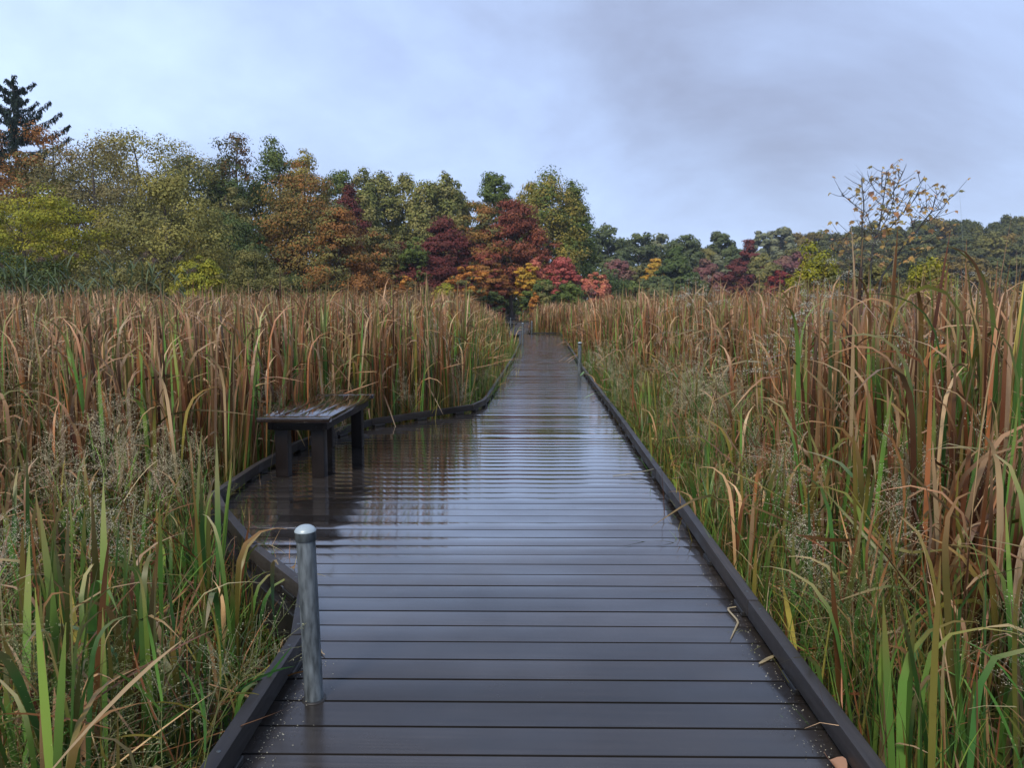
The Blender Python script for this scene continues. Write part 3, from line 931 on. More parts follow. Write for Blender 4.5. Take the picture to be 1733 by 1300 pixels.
# lime bushes rising behind the right hand reeds
T('willow_shrub', 'lime green bush left of the yellow leaved sapling', 1378, 422, 95, 30, 'mound', 'ygreen', 6000, cat='shrub', base=0.05, leaf=0.09, flat=0.9, pal2=PAL['olive'], split=mix(0.35))
T('willow_shrub', 'lime green feathery bush right of the yellow leaved sapling', 1572, 432, 85, 30, 'oval', 'ygreen', 6000, cat='shrub', base=0.05, leaf=0.08, flat=1.0, lobes=0.15, pal2=PAL['olive'], split=mix(0.35))
T('willow_shrub', 'dull olive shrub between the two lime bushes', 1480, 450, 90, 34, 'mound', 'olive', 4500, cat='shrub', base=0.05, leaf=0.1, pal2=PAL['rust'], split=mix(0.2))


def spruce(px, ytop, depth, base_w, label):
    rng = np.random.default_rng(77)
    top = at(px, ytop, depth)
    gz = float(ground_h(top[0], top[1]))
    H = top[2] - gz
    root = tag(empty('spruce_tree', (top[0], top[1], gz)), label, 'tree')
    g = Geo()
    g.add(*tube(np.stack([np.zeros(8), np.zeros(8), np.linspace(-0.3, H, 8)], -1), np.linspace(0.38, 0.03, 8), 8))
    cv, cf, cc, cn = [], [], [], 0
    R = base_w * depth / F / 2
    z = H * 0.25
    P_, N_, L_ = [], [], []
    while z < H - 0.2:
        t = (H - z) / (H * 0.75)
        nb_ = 5
        a0 = rng.uniform(0, 6.28)
        for k in range(nb_):
            a = a0 + k * 6.283 / nb_ + rng.normal(0, 0.2)
            Lb = max(0.3, R * t ** 0.72 * rng.uniform(0.6, 1.25))
            s = np.linspace(0, 1, 7)
            up = 0.40 * (1 - t) - 0.06
            zz2 = z + rng.uniform(-0.45, 0.45) + Lb * (up * s - 0.30 * t * s * (1 - s) * 2.2 + 0.16 * s ** 3)
            pts = np.stack([np.cos(a) * Lb * s, np.sin(a) * Lb * s, zz2], -1)
            g.add(*tube(pts, np.linspace(0.07 * t + 0.02, 0.01, 7), 4))
            m = int(30 + 85 * Lb)
            u = rng.uniform(0.08, 1.02, m)
            c = np.stack([np.interp(u, s, pts[:, i]) for i in range(3)], -1)
            hang = rng.uniform(0, 1, m) ** 1.5 * (0.35 + 0.55 * t) * np.sin(np.pi * np.clip(u, 0.1, 0.95)) ** 0.5
            side = rng.normal(0, 0.10 + 0.10 * t, m)
            c[:, 0] += -np.sin(a) * side; c[:, 1] += np.cos(a) * side; c[:, 2] += 0.04 - hang
            P_.append(c)
            N_.append(np.stack([np.cos(a) * rng.normal(size=m), np.sin(a) * rng.normal(size=m), 0.4 * rng.normal(size=m)], -1))
            L_.append(rng.uniform(0.22, 0.42, m))
        z += 0.8 + 0.5 * t
    P_, N_, L_ = np.concatenate(P_), np.concatenate(N_), np.concatenate(L_)
    N_ /= np.linalg.norm(N_, axis=1)[:, None]
    dn = np.array([0, 0, -1.0]) + rng.normal(0, 0.35, P_.shape)
    dn /= np.linalg.norm(dn, axis=1)[:, None]
    b = np.cross(dn, N_); b /= np.linalg.norm(b, axis=1)[:, None] + 1e-9
    Lh = L_[:, None]
    v = np.stack([P_, P_ + dn * Lh * .5 + b * Lh * 0.16, P_ + dn * Lh, P_ + dn * Lh * .5 - b * Lh * 0.16], 1).reshape(-1, 3)
    f = np.arange(len(v)).reshape(-1, 4)
    c = np.array((0.022, 0.036, 0.026))[None] * rng.uniform(0.6, 1.5, len(P_))[:, None]
    obj('crown', mesh_np('crown', v, f, M_LEAF, np.repeat(c, 4, 0)), root)
    obj('trunk', g.mesh('trunk', M_BARK, True), root)


spruce(20, 133, 66, 370, 'dark blue green spruce with drooping boughs, tallest tree at far left')

# ---------------------------------------------------------------- marsh plants
TAN = np.array([(0.42, 0.25, 0.12), (0.36, 0.19, 0.085), (0.29, 0.135, 0.055), (0.54, 0.37, 0.20), (0.23, 0.095, 0.04)])
RUS = np.array([(0.21, 0.082, 0.030), (0.14, 0.054, 0.021), (0.27, 0.112, 0.042), (0.085, 0.034, 0.016)])
OLV = np.array([(0.20, 0.17, 0.035), (0.26, 0.22, 0.05), (0.15, 0.15, 0.03)])
GRN = np.array([(0.085, 0.19, 0.034), (0.11, 0.23, 0.044), (0.065, 0.155, 0.038), (0.16, 0.26, 0.046)])


def mixcols(rng, n, wts):
    pools = (TAN, RUS, OLV, GRN)
    k = rng.choice(4, n, p=np.array(wts) / sum(wts))
    c = np.empty((n, 3))
    for i, p in enumerate(pools):
        s = k == i
        c[s] = p[rng.integers(0, len(p), s.sum())]
    return np.minimum(c * np.exp(rng.normal(-0.24, 0.42, n))[:, None], 0.62), k


def cattail_variant(rng, n=8, hgt=2.0, wts=(2.4, 5.6, 1.1, 2.0), wid=0.0215, spread=0.07, K=11):
    base = np.stack([rng.normal(0, spread, n), rng.normal(0, spread, n), np.zeros(n)], -1)
    az = rng.uniform(0, 6.283, n)
    L = hgt * (1.03 - 0.5 * rng.uniform(0, 1, n) ** 1.4)
    lean = np.abs(rng.normal(0.02, 0.035, n))
    curve = np.abs(rng.normal(0.01, 0.06, n))
    kink = rng.uniform(size=n) < 0.5
    kt = np.where(rng.uniform(size=n) < 0.85, rng.uniform(0.84, 0.96, n), rng.uniform(0.5, 0.8, n))
    ka = np.where(kink, rng.uniform(1.1, 2.8, n), 0.0)
    c, kk = mixcols(rng, n, wts)
    v, f, S = strips(base, az, L, wid * rng.uniform(0.6, 1.25, n), lean, curve, kt, ka, K, rng.normal(0, 1.3, n), 0.72)
    tipc = np.where(kink[:, None], TAN[rng.choice([0, 1, 3, 3], n)], TAN[rng.integers(0, len(TAN), n)])
    grc = np.where(rng.uniform(size=(n, 1)) < 0.6, GRN[rng.integers(0, 4, n)], OLV[rng.integers(0, 3, n)])
    s = S[..., None]
    cc = c[:, None, None, :] * np.ones_like(s)
    gb = np.clip((0.55 - s) / 0.4, 0, 1) * 0.6
    cc = cc * (1 - gb) + grc[:, None, None, :] * gb
    tb = np.clip((s - 0.74) / 0.16, 0, 1) * np.where(kink, 0.62, 0.35)[:, None, None, None]
    cc = cc * (1 - tb) + tipc[:, None, None, :] * tb
    return v, f, cc.reshape(-1, 3)


def grass_variant(rng, n=26, hgt=0.8, wid=0.005, wts=(1.6, .5, 2, 4), spread=0.10, K=6):
    base = np.stack([rng.normal(0, spread, n), rng.normal(0, spread, n), np.zeros(n)], -1)
    az = rng.uniform(0, 6.283, n)
    L = hgt * rng.uniform(0.45, 1.15, n)
    v, f, S = strips(base, az, L, wid * rng.uniform(0.6, 1.6, n), np.abs(rng.normal(0.10, 0.12, n)), np.abs(rng.normal(0.3, 0.4, n)),
                     rng.uniform(0.4, 0.9, n), np.where(rng.uniform(size=n) < 0.25, rng.uniform(0.6, 2.0, n), 0), K, rng.normal(0, 1.0, n), 0.5)
    c, _ = mixcols(rng, n, wts)
    return v, f, np.repeat(c, (K + 1) * 2, 0)


def panicle_variant(rng, nst=3, hgt=1.0, tone=(0.29, 0.29, 0.13), seeds=190, plen=0.34):
    """tall grass stems with open airy seed heads"""
    g = Geo()
    for k in range(nst):
        a = rng.uniform(0, 6.283)
        lean, cur = abs(rng.normal(0.06, 0.06)), abs(rng.normal(0.25, 0.2))
        L = hgt * rng.uniform(0.75, 1.1)
        s = np.linspace(0, 1, 9)
        phi = lean + cur * s ** 2
        st = np.stack([np.cumsum(np.sin(phi)) * np.cos(a), np.cumsum(np.sin(phi)) * np.sin(a), np.cumsum(np.cos(phi))], -1) * L / 9
        st += np.array([rng.normal(0, 0.05), rng.normal(0, 0.05), 0])
        gc = np.array((0.16, 0.18, 0.06)) * rng.uniform(0.7, 1.3)
        g.add(*tube(st, np.linspace(0.0016, 0.0007, 9), 3), gc)
        pl = plen * rng.uniform(0.7, 1.2)
        nb2 = 15
        for b in range(nb2):
            u = 1 - pl / L * (1 - b / nb2)
            p0 = np.array([np.interp(u, s, st[:, i]) for i in range(3)])
            aa = rng.uniform(0, 6.283)
            bl = pl * (0.50 * (1 - b / nb2) + 0.09) * rng.uniform(0.7, 1.2)
            ss = np.linspace(0, 1, 4)
            e_ = rng.uniform(0.5, 1.0)
            br = p0 + np.stack([np.cos(aa) * ss * bl * np.sin(e_), np.sin(aa) * ss * bl * np.sin(e_), bl * (ss * np.cos(e_) - 0.3 * ss ** 2)], -1)
            g.add(*tube(br, 0.0008, 3), np.array(tone) * 0.8)
            m = max(2, int(seeds / nb2 * (1.4 - b / nb2)))
            uu = rng.uniform(0.2, 1, m)
            c = np.stack([np.interp(uu, ss, br[:, i]) for i in range(3)], -1) + rng.normal(0, 0.012, (m, 3))
            ls = rng.uniform(0.004, 0.008, m)
            v, f = leaf_quads(c, rng.normal(size=(m, 3)), ls, ls * 0.55, rng)
            g.add(v, f, np.repeat(np.array(tone)[None] * rng.uniform(0.6, 1.4, (m, 1)), 4, 0))
        # two or three stem leaves
        nl = 3
        zi = rng.uniform(0.15, 0.6, nl)
        bb = np.stack([np.interp(zi, s, st[:, i]) for i in range(3)], -1)
        v, f, S = strips(bb, rng.uniform(0, 6.283, nl), rng.uniform(0.18, 0.4, nl) * hgt, rng.uniform(0.005, 0.010, nl), rng.uniform(0.3, 0.7, nl), rng.uniform(0.6, 1.5, nl), K=6)
        c, _ = mixcols(rng, nl, (1, .3, 1.5, 4))
        g.add(v, f, np.repeat(c, 14, 0))
    return g.arrays()


def straw_variant(rng, n=16, L0=0.5):
    """broken, fallen dry leaves lying in all directions"""
    base = np.stack([rng.normal(0, 0.14, n), rng.normal(0, 0.14, n), rng.uniform(0.02, 0.45, n)], -1)
    v, f, S = strips(base, rng.uniform(0, 6.283, n), L0 * rng.uniform(0.4, 1.1, n), 0.011 * rng.uniform(0.5, 1.3, n), rng.normal(1.15, 0.35, n), rng.normal(0.2, 0.4, n),
                     rng.uniform(0.3, 0.8, n), np.where(rng.uniform(size=n) < 0.5, rng.normal(0, 1.0, n), 0), 6, rng.normal(0, 1.2, n), 0.6)
    c, _ = mixcols(rng, n, (5, 1.5, 1.2, .6))
    return v, f, np.repeat(c, 14, 0)


_gn = None


def scatter_tree():
    global _gn
    if _gn: return _gn
    ng = bpy.data.node_groups.new('scatter', 'GeometryNodeTree')
    ng.interface.new_socket('Geometry', in_out='INPUT', socket_type='NodeSocketGeometry')
    ng.interface.new_socket('Geometry', in_out='OUTPUT', socket_type='NodeSocketGeometry')
    N, Lk = ng.nodes, ng.links
    gi, go = N.new('NodeGroupInput'), N.new('NodeGroupOutput')

    def attr(nm, ty):
        a = N.new('GeometryNodeInputNamedAttribute'); a.data_type = ty; a.inputs[0].default_value = nm
        return a.outputs[0]
    se = N.new('GeometryNodeSeparateGeometry'); se.domain = 'POINT'
    Lk.new(gi.outputs[0], se.inputs[0]); Lk.new(attr('isp', 'BOOLEAN'), se.inputs[1])
    sp = N.new('GeometryNodeSplitToInstances'); sp.domain = 'POINT'
    Lk.new(se.outputs[1], sp.inputs['Geometry']); Lk.new(attr('vid', 'INT'), sp.inputs['Group ID'])
    ip = N.new('GeometryNodeInstanceOnPoints')
    Lk.new(se.outputs[0], ip.inputs['Points']); Lk.new(sp.outputs[0], ip.inputs['Instance'])
    ip.inputs['Pick Instance'].default_value = True
    Lk.new(attr('pick', 'INT'), ip.inputs['Instance Index'])
    Lk.new(attr('rot', 'FLOAT_VECTOR'), ip.inputs['Rotation'])
    Lk.new(attr('scl', 'FLOAT_VECTOR'), ip.inputs['Scale'])
    Lk.new(ip.outputs[0], go.inputs[0])
    _gn = ng
    return ng


def scatter(name, label, cat, variants, pts, scl, mat, rng, tilt=0.06):
    nv, npnt = sum(len(v[0]) for v in variants), len(pts)
    g = Geo()
    vid = []
    for i, (v, f, c) in enumerate(variants):
        g.add(v, f, c); vid += [i] * len(v)
    V, Fc, C = g.arrays()
    V = np.concatenate([V, pts]); C = np.concatenate([C, np.ones((npnt, 3))])
    me = mesh_np(name, V, Fc, mat, C)
    n = len(V)

    def put(nm, ty, key, arr):
        a = me.attributes.new(nm, ty, 'POINT'); a.data.foreach_set(key, np.ascontiguousarray(arr).ravel())
    isp = np.zeros(n, bool); isp[nv:] = True
    put('isp', 'BOOLEAN', 'value', isp)
    put('vid', 'INT', 'value', np.array(vid + [0] * npnt, np.int32))
    pk = np.zeros(n, np.int32); pk[nv:] = rng.integers(0, len(variants), npnt)
    put('pick', 'INT', 'value', pk)
    ro = np.zeros((n, 3), np.float32)
    ro[nv:, 0] = rng.normal(0, tilt, npnt); ro[nv:, 1] = rng.normal(0, tilt, npnt); ro[nv:, 2] = rng.uniform(0, 6.283, npnt)
    put('rot', 'FLOAT_VECTOR', 'vector', ro)
    sl = np.ones((n, 3), np.float32); sl[nv:] = scl
    put('scl', 'FLOAT_VECTOR', 'vector', sl)
    o = obj(name, me)
    md = o.modifiers.new('scatter', 'NODES'); md.node_group = scatter_tree()
    return tag(o, label, cat, kind='stuff')


def wedge(rng, r0, r1, dens, ang=41):
    a = math.radians(ang)
    n = int(dens * a * (r1 * r1 - r0 * r0))
    r = np.sqrt(rng.uniform(r0 * r0, r1 * r1, n))
    th = rng.uniform(-a, a, n) + 0.0
    return r * np.sin(th) - 0.0, r * np.cos(th)


def low_width(right, yv):
    """width of the low grassy strip beside the walk"""
    return np.where(right, np.interp(yv, (0, 3, 8, 11, 16, 100), (0.55, 0.8, 1.25, 0.8, 0.35, 0.35)),
                    np.interp(yv, (0, 2.5, 4.5, 5.4, 9, 10, 14, 20, 40, 100), (1.3, 2.1, 1.6, 0.12, 0.12, 0.35, 0.45, 1.0, 1.5, 1.6)))


rng = np.random.default_rng(21)
cv_brown = [cattail_variant(rng, rng.integers(6, 11)) for _ in range(16)]
cv_far = [cattail_variant(rng, 9, 2.0, (2.8, 5, 1.2, .9), 0.028, 0.16, 9) for _ in range(10)]
cv_green = [cattail_variant(rng, rng.integers(5, 9), 1.6, (1, .5, 1.3, 6), 0.022) for _ in range(8)]
gv_fine = [grass_variant(rng) for _ in range(8)]
gv_pan = [panicle_variant(rng, 3) for _ in range(7)]
gv_panw = [panicle_variant(rng, 3, 1.0, (0.56, 0.51, 0.36), 380, 0.40) for _ in range(5)]
gv_straw = [straw_variant(rng) for _ in range(8)]

clump = lambda x, yv, k: 0.5 + 0.5 * np.sin(x * 1.3 * k + 1.7 * np.sin(yv * 0.9 * k)) * np.sin(yv * 1.1 * k + 1.3 * np.sin(x * 0.7 * k))


def cattails(side, parts):
    for nm, rings, variants, lab in parts:
        X, Y, S = [], [], []
        for (r0, r1, dn, wide) in rings:
            x, yv = wedge(rng, r0, r1, dn)
            ok = ~on_walk(x, yv, 0.10)
            x, yv = x[ok], yv[ok]
            s, right = walk_dist(x, yv)
            t = s / low_width(right, yv)
            prob = sstep(0.55, 1.1, t) * 0.97 + 0.03 * (t > 0.3)
            ok = (right == (side == 'right')) & (rng.uniform(size=len(x)) < prob)
            ok &= ~((yv > 84 + 0.06 * np.abs(x)) & (np.abs(x + 2.7) < 30))
            ok &= ~((yv < 1.6) & (np.abs(x) < 1.9))
            x, yv, t, s = x[ok], yv[ok], t[ok], s[ok]
            tall = 0.52 + 0.50 * sstep(0.5, 1.5, t)
            near = np.where(right[ok], np.interp(yv, (2, 3.2, 5.0), (0.66, 0.88, 1.02)), np.interp(yv, (2, 4, 6), (0.70, 0.82, 1.0)))
            tall = tall * np.where(right[ok], 1.01, 1.04) * near * (1.0 + 0.06 * (clump(x, yv, 0.5) - 0.5)) * rng.uniform(0.74, 1.10, len(x)) * np.where(right[ok], np.interp(yv, (4, 9, 16, 25), (0.94, 0.92, 0.97, 1.0)), np.interp(yv, (4, 8, 14, 25), (0.80, 0.87, 0.95, 1.0)))
            X.append(x); Y.append(yv); S.append(np.stack([np.full(len(x), wide), np.full(len(x), wide), tall * 1.02], -1))
        x, yv, S = np.concatenate(X), np.concatenate(Y), np.concatenate(S)
        P = np.stack([x, yv, ground_h(x, yv) - 0.02], -1)
        scatter(nm, lab, 'reeds', variants, P, S, M_REED, rng, 0.045)


for side in ('left', 'right'):
    cattails(side, (('cattail_reeds', ((1.8, 9, 38, 1.0), (9, 20, 25, 1.1)), cv_brown, 'dense brown and tan cattail leaves crowding the %s side of the walk' % side),
                    ('far_cattail_reeds', ((20, 45, 11, 1.15), (45, 120, 2.6, 1.7)), cv_far, 'far bed of brown cattails spreading to the trees on the %s' % side)))


def strip_points(r0, r1, dens, tmax, hgt, seed, tmin=0.0, jit=0.25, cl=None, margin=0.13):
    rg = np.random.default_rng(seed)
    x, yv = wedge(rg, r0, r1, dens)
    ok = ~on_walk(x, yv, margin)
    x, yv = x[ok], yv[ok]
    s, right = walk_dist(x, yv)
    w = np.maximum(low_width(right, yv), 0.3)
    t = s / w
    ok = (t < tmax) & (t > tmin) & (rg.uniform(size=len(x)) < 1.15 - t / tmax)
    if cl: ok &= rg.uniform(size=len(x)) < np.clip(clump(x, yv, cl) * 1.5, 0.1, 1)
    ok &= ~((yv < 1.35) & (np.abs(x) < 1.5))
    x, yv, t, right = x[ok], yv[ok], t[ok], right[ok]
    h = hgt(t, yv, right) * rg.uniform(1 - jit, 1 + jit, len(x))
    P = np.stack([x, yv, np.full(len(x), MARSH - 0.02)], -1)
    return P, np.stack([np.ones(len(x)), np.ones(len(x)), h], -1), rg


P, S, rg = strip_points(1.4, 22, 30, 1.5, lambda t, yv, r: (0.72 + 0.45 * t) * np.where(r, 1, np.interp(yv, (2, 5, 6), (0.85, 0.8, 1.0))), 31)
scatter('sedge_grass', 'fine green and yellow marsh grass along both edges of the walk', 'grass', gv_fine, P, S, M_GRASS, rg, 0.1)
rg = np.random.default_rng(37)
yv = np.concatenate([rg.uniform(3.5, 5.2, 40), rg.uniform(9.6, 24, 110)])
x = lx(yv) - np.abs(rg.normal(0.02, 0.05, len(yv))) - 0.03
P = np.stack([x, yv, np.full(len(yv), MARSH)], -1)
S = np.stack([np.ones(len(yv)), np.ones(len(yv)), np.where(yv < 6, 0.68, 0.95) * rg.uniform(0.8, 1.15, len(yv))], -1)
scatter('kerb_grass', 'green grass spilling over the left kerb of the walk', 'grass', gv_fine, P, S, M_GRASS, rg, 0.12)
P, S, rg = strip_points(22, 42, 10, 1.6, lambda t, yv, r: np.where(r, 0.9, 0.5) + np.where(r, 0.5, 0.25) * t, 32)
S[:, :2] *= 1.8
scatter('far_sedge_grass', 'green grass fringe along the far stretch of the walk', 'grass', gv_fine, P, S, M_GRASS, rg, 0.1)
P, S, rg = strip_points(1.5, 16, 14, 1.5, lambda t, yv, r: 0.62 + 0.42 * t, 33, 0.05, 0.25, 0.8)
scatter('panicle_grass', 'airy green grass seed heads standing beside the walk', 'grass', gv_pan, P, S, M_SEED, rg, 0.1)
P, S, rg = strip_points(1.8, 16, 6, 2.2, lambda t, yv, r: 0.85 + 0.50 * t, 34, 0.3, 0.2, 0.6)
scatter('pale_panicle_grass', 'pale fluffy grass plumes rising from the reed edge', 'grass', gv_panw, P, S, M_SEED, rg, 0.1)
P, S, rg = strip_points(1.5, 26, 20, 1.6, lambda t, yv, r: (0.72 + 0.38 * t) * np.where(r, 0.76, np.interp(yv, (2, 3.2, 5, 6), (0.76, 0.66, 0.55, 1.0))), 35, 0.0, 0.3, 0.5, margin=0.22)
scatter('green_cattail_reeds', 'green cattail blades mixed into the grassy edges', 'reeds', cv_green, P, S * np.array([1, 1, 0.92]), M_REED, rg, 0.09)
P, S, rg = strip_points(1.4, 16, 18, 2.2, lambda t, yv, r: np.full(len(t), 1.0) + 0.7 * t * r, 36, margin=0.42)
scatter('fallen_straw', 'dry broken tan leaves tangled low between the reeds', 'straw', gv_straw, P, S, M_REED, rg, 0.25)


# ---------------------------------------------------------------- single cattail plants with each leaf its own piece
def cattail_plant(loc, hgt, n, wts, label, group, seed, wid=0.02, kinkp=0.4, spike=False, lean=0.05):
    rg = np.random.default_rng(seed)
    root = tag(empty('cattail_plant', loc), label, 'cattail', group)
    for k in range(n):
        one = lambda v: np.array([v], float)
        L = hgt * rg.uniform(0.8, 1.06)
        kink = rg.uniform() < kinkp
        v, f, S = strips(np.array([[rg.normal(0, 0.03), rg.normal(0, 0.03), 0]]), one(rg.uniform(0, 6.283)), one(L), one(wid * rg.uniform(0.7, 1.2)),
                         one(abs(rg.normal(lean, 0.04))), one(abs(rg.normal(0.04, 0.07))), one(rg.uniform(0.8, 0.95)), one(rg.uniform(1.2, 2.9) if kink else 0.0), 18, one(rg.normal(0, 0.9)), 0.6)
        c, kk = mixcols(rg, 1, wts)
        cc = np.repeat(c, len(v), 0)
        tb = np.clip((S.reshape(-1, 1) - rg.uniform(0.6, 0.85)) / 0.2, 0, 1) * (0.35 if kk[0] == 3 else 0.6 if kk[0] == 2 else 0.4)
        cc = cc * (1 - tb) + TAN[rg.integers(0, 5)][None] * tb
        obj('leaf', mesh_np('leaf', v, f, M_REED, cc, True), root)
    if spike:
        g = Geo(); g.add(*tube([(0, 0, 0), (0.02, 0.01, hgt * 0.5), (0.03, 0.0, hgt * 0.98)], 0.004, 5), (0.2, 0.13, 0.06))
        obj('stalk', g.mesh('stalk', M_REED), root)
        g = Geo(); g.add(*tube([(0.024, 0.0, hgt * 0.78), (0.026, 0, hgt * 0.80), (0.028, 0, hgt * 0.88), (0.029, 0, hgt * 0.90)], [0.004, 0.012, 0.012, 0.004], 8), (0.055, 0.028, 0.016))
        obj('seed_spike', g.mesh('seed_spike', M_REED, True), root)


def plant_at(px, py, depth):
    """plan position of a plant whose tip shows at that pixel, and its height from the marsh floor"""
    p = at(px, py, depth)
    return (p[0], p[1], MARSH), p[2] - MARSH


GL = 'broad green cattails in the left foreground'
for i, (px, py, d, n, lb) in enumerate(((70, 985, 2.05, 6, 'broad green cattail blades low in the left foreground corner'),
                                        (170, 815, 2.7, 6, 'tall straight green cattail left of the bay, nearest of the green ones'),
                                        (250, 925, 2.45, 5, 'green cattail with yellowing tip between the near blades'),
                                        (345, 745, 3.6, 9, 'green cattail blades rising in front of the bay kerb'),
                                        (10, 900, 2.4, 6, 'green cattail half cut off by the left picture edge'),
                                        (380, 1060, 2.5, 3, 'arching green cattail leaves beside the near left rail'),
                                        (110, 1010, 2.2, 5, 'slim green cattail in the left foreground beside the corner clump'))):
    loc, h = plant_at(px, py, d)
    cattail_plant(loc, h * 1.02, n, (.4, .2, .8, 6), lb, GL, 300 + i, 0.027, 0.25, lean=0.06)
GR = 'tall brown cattails at the right picture edge'
for i, (px, py, d, n, lb) in enumerate(((1700, 405, 3.5, 7, 'tallest brown cattail with hooked tips at the right picture edge'),
                                        (1655, 445, 3.9, 6, 'brown cattail with curled dark tip left of the tallest one'),
                                        (1490, 470, 4.6, 6, 'dark brown cattail with bent tip standing before the sapling'),
                                        (1560, 478, 4.4, 5, 'brown cattail right of the bent dark one'),
                                        (1450, 455, 5.2, 5, 'slim rusty cattail under the left branches of the sapling'),
                                        (1418, 470, 5.0, 5, 'stiff rust brown cattail with blunt folded tip'),
                                        (1620, 500, 3.8, 5, 'green brown cattail between the right edge and the sapling'),
                                        (1715, 520, 3.6, 5, 'broad green cattail blades cut by the right picture edge'),
                                        (1590, 560, 3.4, 5, 'arching tan cattail low on the right'),
                                        (1370, 520, 5.2, 5, 'upright brown cattail left of the sapling'))):
    loc, h = plant_at(px, py, d)
    cattail_plant(loc, h * 1.12, n + 2, (2, 4, 2, 1.2) if i not in (6, 7) else (.6, .6, 1.5, 4), lb, GR, 330 + i, 0.027, 0.6, spike=i in (4,), lean=0.04)
GM = 'tall single cattails standing above the left reed bed'
for i, (px, py, d, n, lb) in enumerate(((130, 520, 7.0, 5, 'dark green upright cattail in the left reed bed'),
                                        (470, 455, 11.0, 5, 'brown cattail with seed spike standing up left of the bench'),
                                        (640, 462, 12.0, 5, 'tan cattail tips above the reeds behind the bench'),
                                        (250, 640, 5.2, 5, 'green cattail blades in the middle of the left reeds'),
                                        (700, 610, 9.9, 6, 'fresh green cattail behind the bay kerb right of the bench'),
                                        (180, 462, 9.0, 5, 'rusty cattail with tilted tips below the olive trees'))):
    loc, h = plant_at(px, py, d)
    cattail_plant(loc, h * 1.04, n, (3, 3, 2, 1) if i in (1, 2, 5) else (.3, .2, 1, 6), lb, GM, 360 + i, 0.028, 0.4, spike=i == 1)


# ---------------------------------------------------------------- tall common reeds on the left, behind the cattails
def common_reed(i, px, py, depth):
    rg = np.random.default_rng(500 + i)
    loc, h = plant_at(px, py, depth)
    root = tag(empty('common_reed', loc, rg.uniform(0, 6.28)), 'tall grey green common reed with nodding brown plume in front of the left trees' if i % 2 == 0 else 'tall grey green common reed without plume in front of the left trees', 'reed', 'common reeds in front of the left trees')
    L = rg.normal(0.04, 0.03)
    st = np.array([(0, 0, 0), (L * 0.3, 0, h * 0.4), (L, 0, h * 0.8), (L * 2.5, 0, h)])
    obj('stalk', Geo().add(*tube(st, [0.008, 0.007, 0.005, 0.003], 5), (0.13, 0.13, 0.05)).mesh('stalk', M_GRASS), root)
    for k in range(11):
        z = h * rg.uniform(0.42, 0.97)
        one = lambda v: np.array([v], float)
        b = np.array([[np.interp(z, st[:, 2], st[:, 0]), 0, z]])
        v, f, S = strips(b, one(rg.uniform(0, 6.283)), one(rg.uniform(0.4, 0.75)), one(rg.uniform(0.025, 0.045)), one(rg.uniform(0.4, 0.9)), one(rg.uniform(0.5, 1.5)), K=6, taper=0.3)
        c = np.array((0.10, 0.14, 0.065)) * rg.uniform(0.7, 1.4)
        obj('leaf', mesh_np('leaf', v, f, M_GRASS, np.repeat(c[None], len(v), 0), True), root)
    if i % 2 == 0:
        m = 150
        u = rg.uniform(0, 1, m)
        c = np.stack([L * 2.5 + 0.22 * u ** 1.5, np.zeros(m), h - 0.05 + 0.26 * u - 0.2 * u ** 2], -1) + rg.normal(0, 0.035, (m, 3))
        v, f = leaf_quads(c, rg.normal(size=(m, 3)), rg.uniform(0.03, 0.07, m), np.full(m, 0.012), rg)
        cc = np.array((0.16, 0.11, 0.09))[None] * rg.uniform(0.6, 1.4, (m, 1))
        obj('plume', mesh_np('plume', v, f, M_SEED, np.repeat(cc, 4, 0)), root)


for i in range(26):
    r_ = random.Random(40 + i)
    common_reed(i, 10 + 12.5 * i + r_.uniform(-8, 8), 434 + r_.uniform(-10, 20) + max(0, i - 20) * 4, 20 + r_.uniform(-2, 3))


# ---------------------------------------------------------------- asters gone to white seed on the right
def seed_aster(i, px, py, depth, label):
    rg = np.random.default_rng(600 + i)
    loc, h = plant_at(px, py, depth)
    root = tag(empty('seed_aster', loc), label, 'wildflower', 'white seeding wildflowers in the right reeds')
    g, s_ = Geo(), Geo()
    main = np.array([(0, 0, 0), (0.02, 0, h * 0.4), (0.03, 0.02, h * 0.75), (0.06, 0.02, h)])
    g.add(*tube(main, [0.004, 0.0035, 0.0025, 0.001], 4), (0.11, 0.08, 0.05))
    for k in range(22):
        z = h * rg.uniform(0.55, 0.98)
        p0 = np.array([np.interp(z, main[:, 2], main[:, j]) for j in range(3)])
        a = rg.uniform(0, 6.283); Lb = (h - z) * 0.35 + rg.uniform(0.12, 0.30)
        u = np.linspace(0, 1, 6)
        br = p0 + np.stack([np.cos(a) * Lb * u, np.sin(a) * Lb * u, Lb * (0.55 * u - 0.45 * u ** 2)], -1)
        g.add(*tube(br, np.linspace(0.0015, 0.0006, 6), 3), (0.15, 0.12, 0.08))
        m = 46
        uu = rg.uniform(0.25, 1, m)
        c = np.stack([np.interp(uu, u, br[:, j]) for j in range(3)], -1) + rg.normal(0, 0.011, (m, 3)) + np.array([0, 0, 0.008])
        ls = rg.uniform(0.006, 0.014, m)
        v, f = leaf_quads(c, rg.normal(size=(m, 3)), ls, ls * 0.6, rg)
        s_.add(v, f, np.repeat(np.array((0.50, 0.50, 0.40))[None] * rg.uniform(0.55, 1.25, (m, 1)), 4, 0))
    obj('stem', g.mesh('stem', M_SEED), root)
    obj('seed_plume', s_.mesh('seed_plume', M_SEED), root)


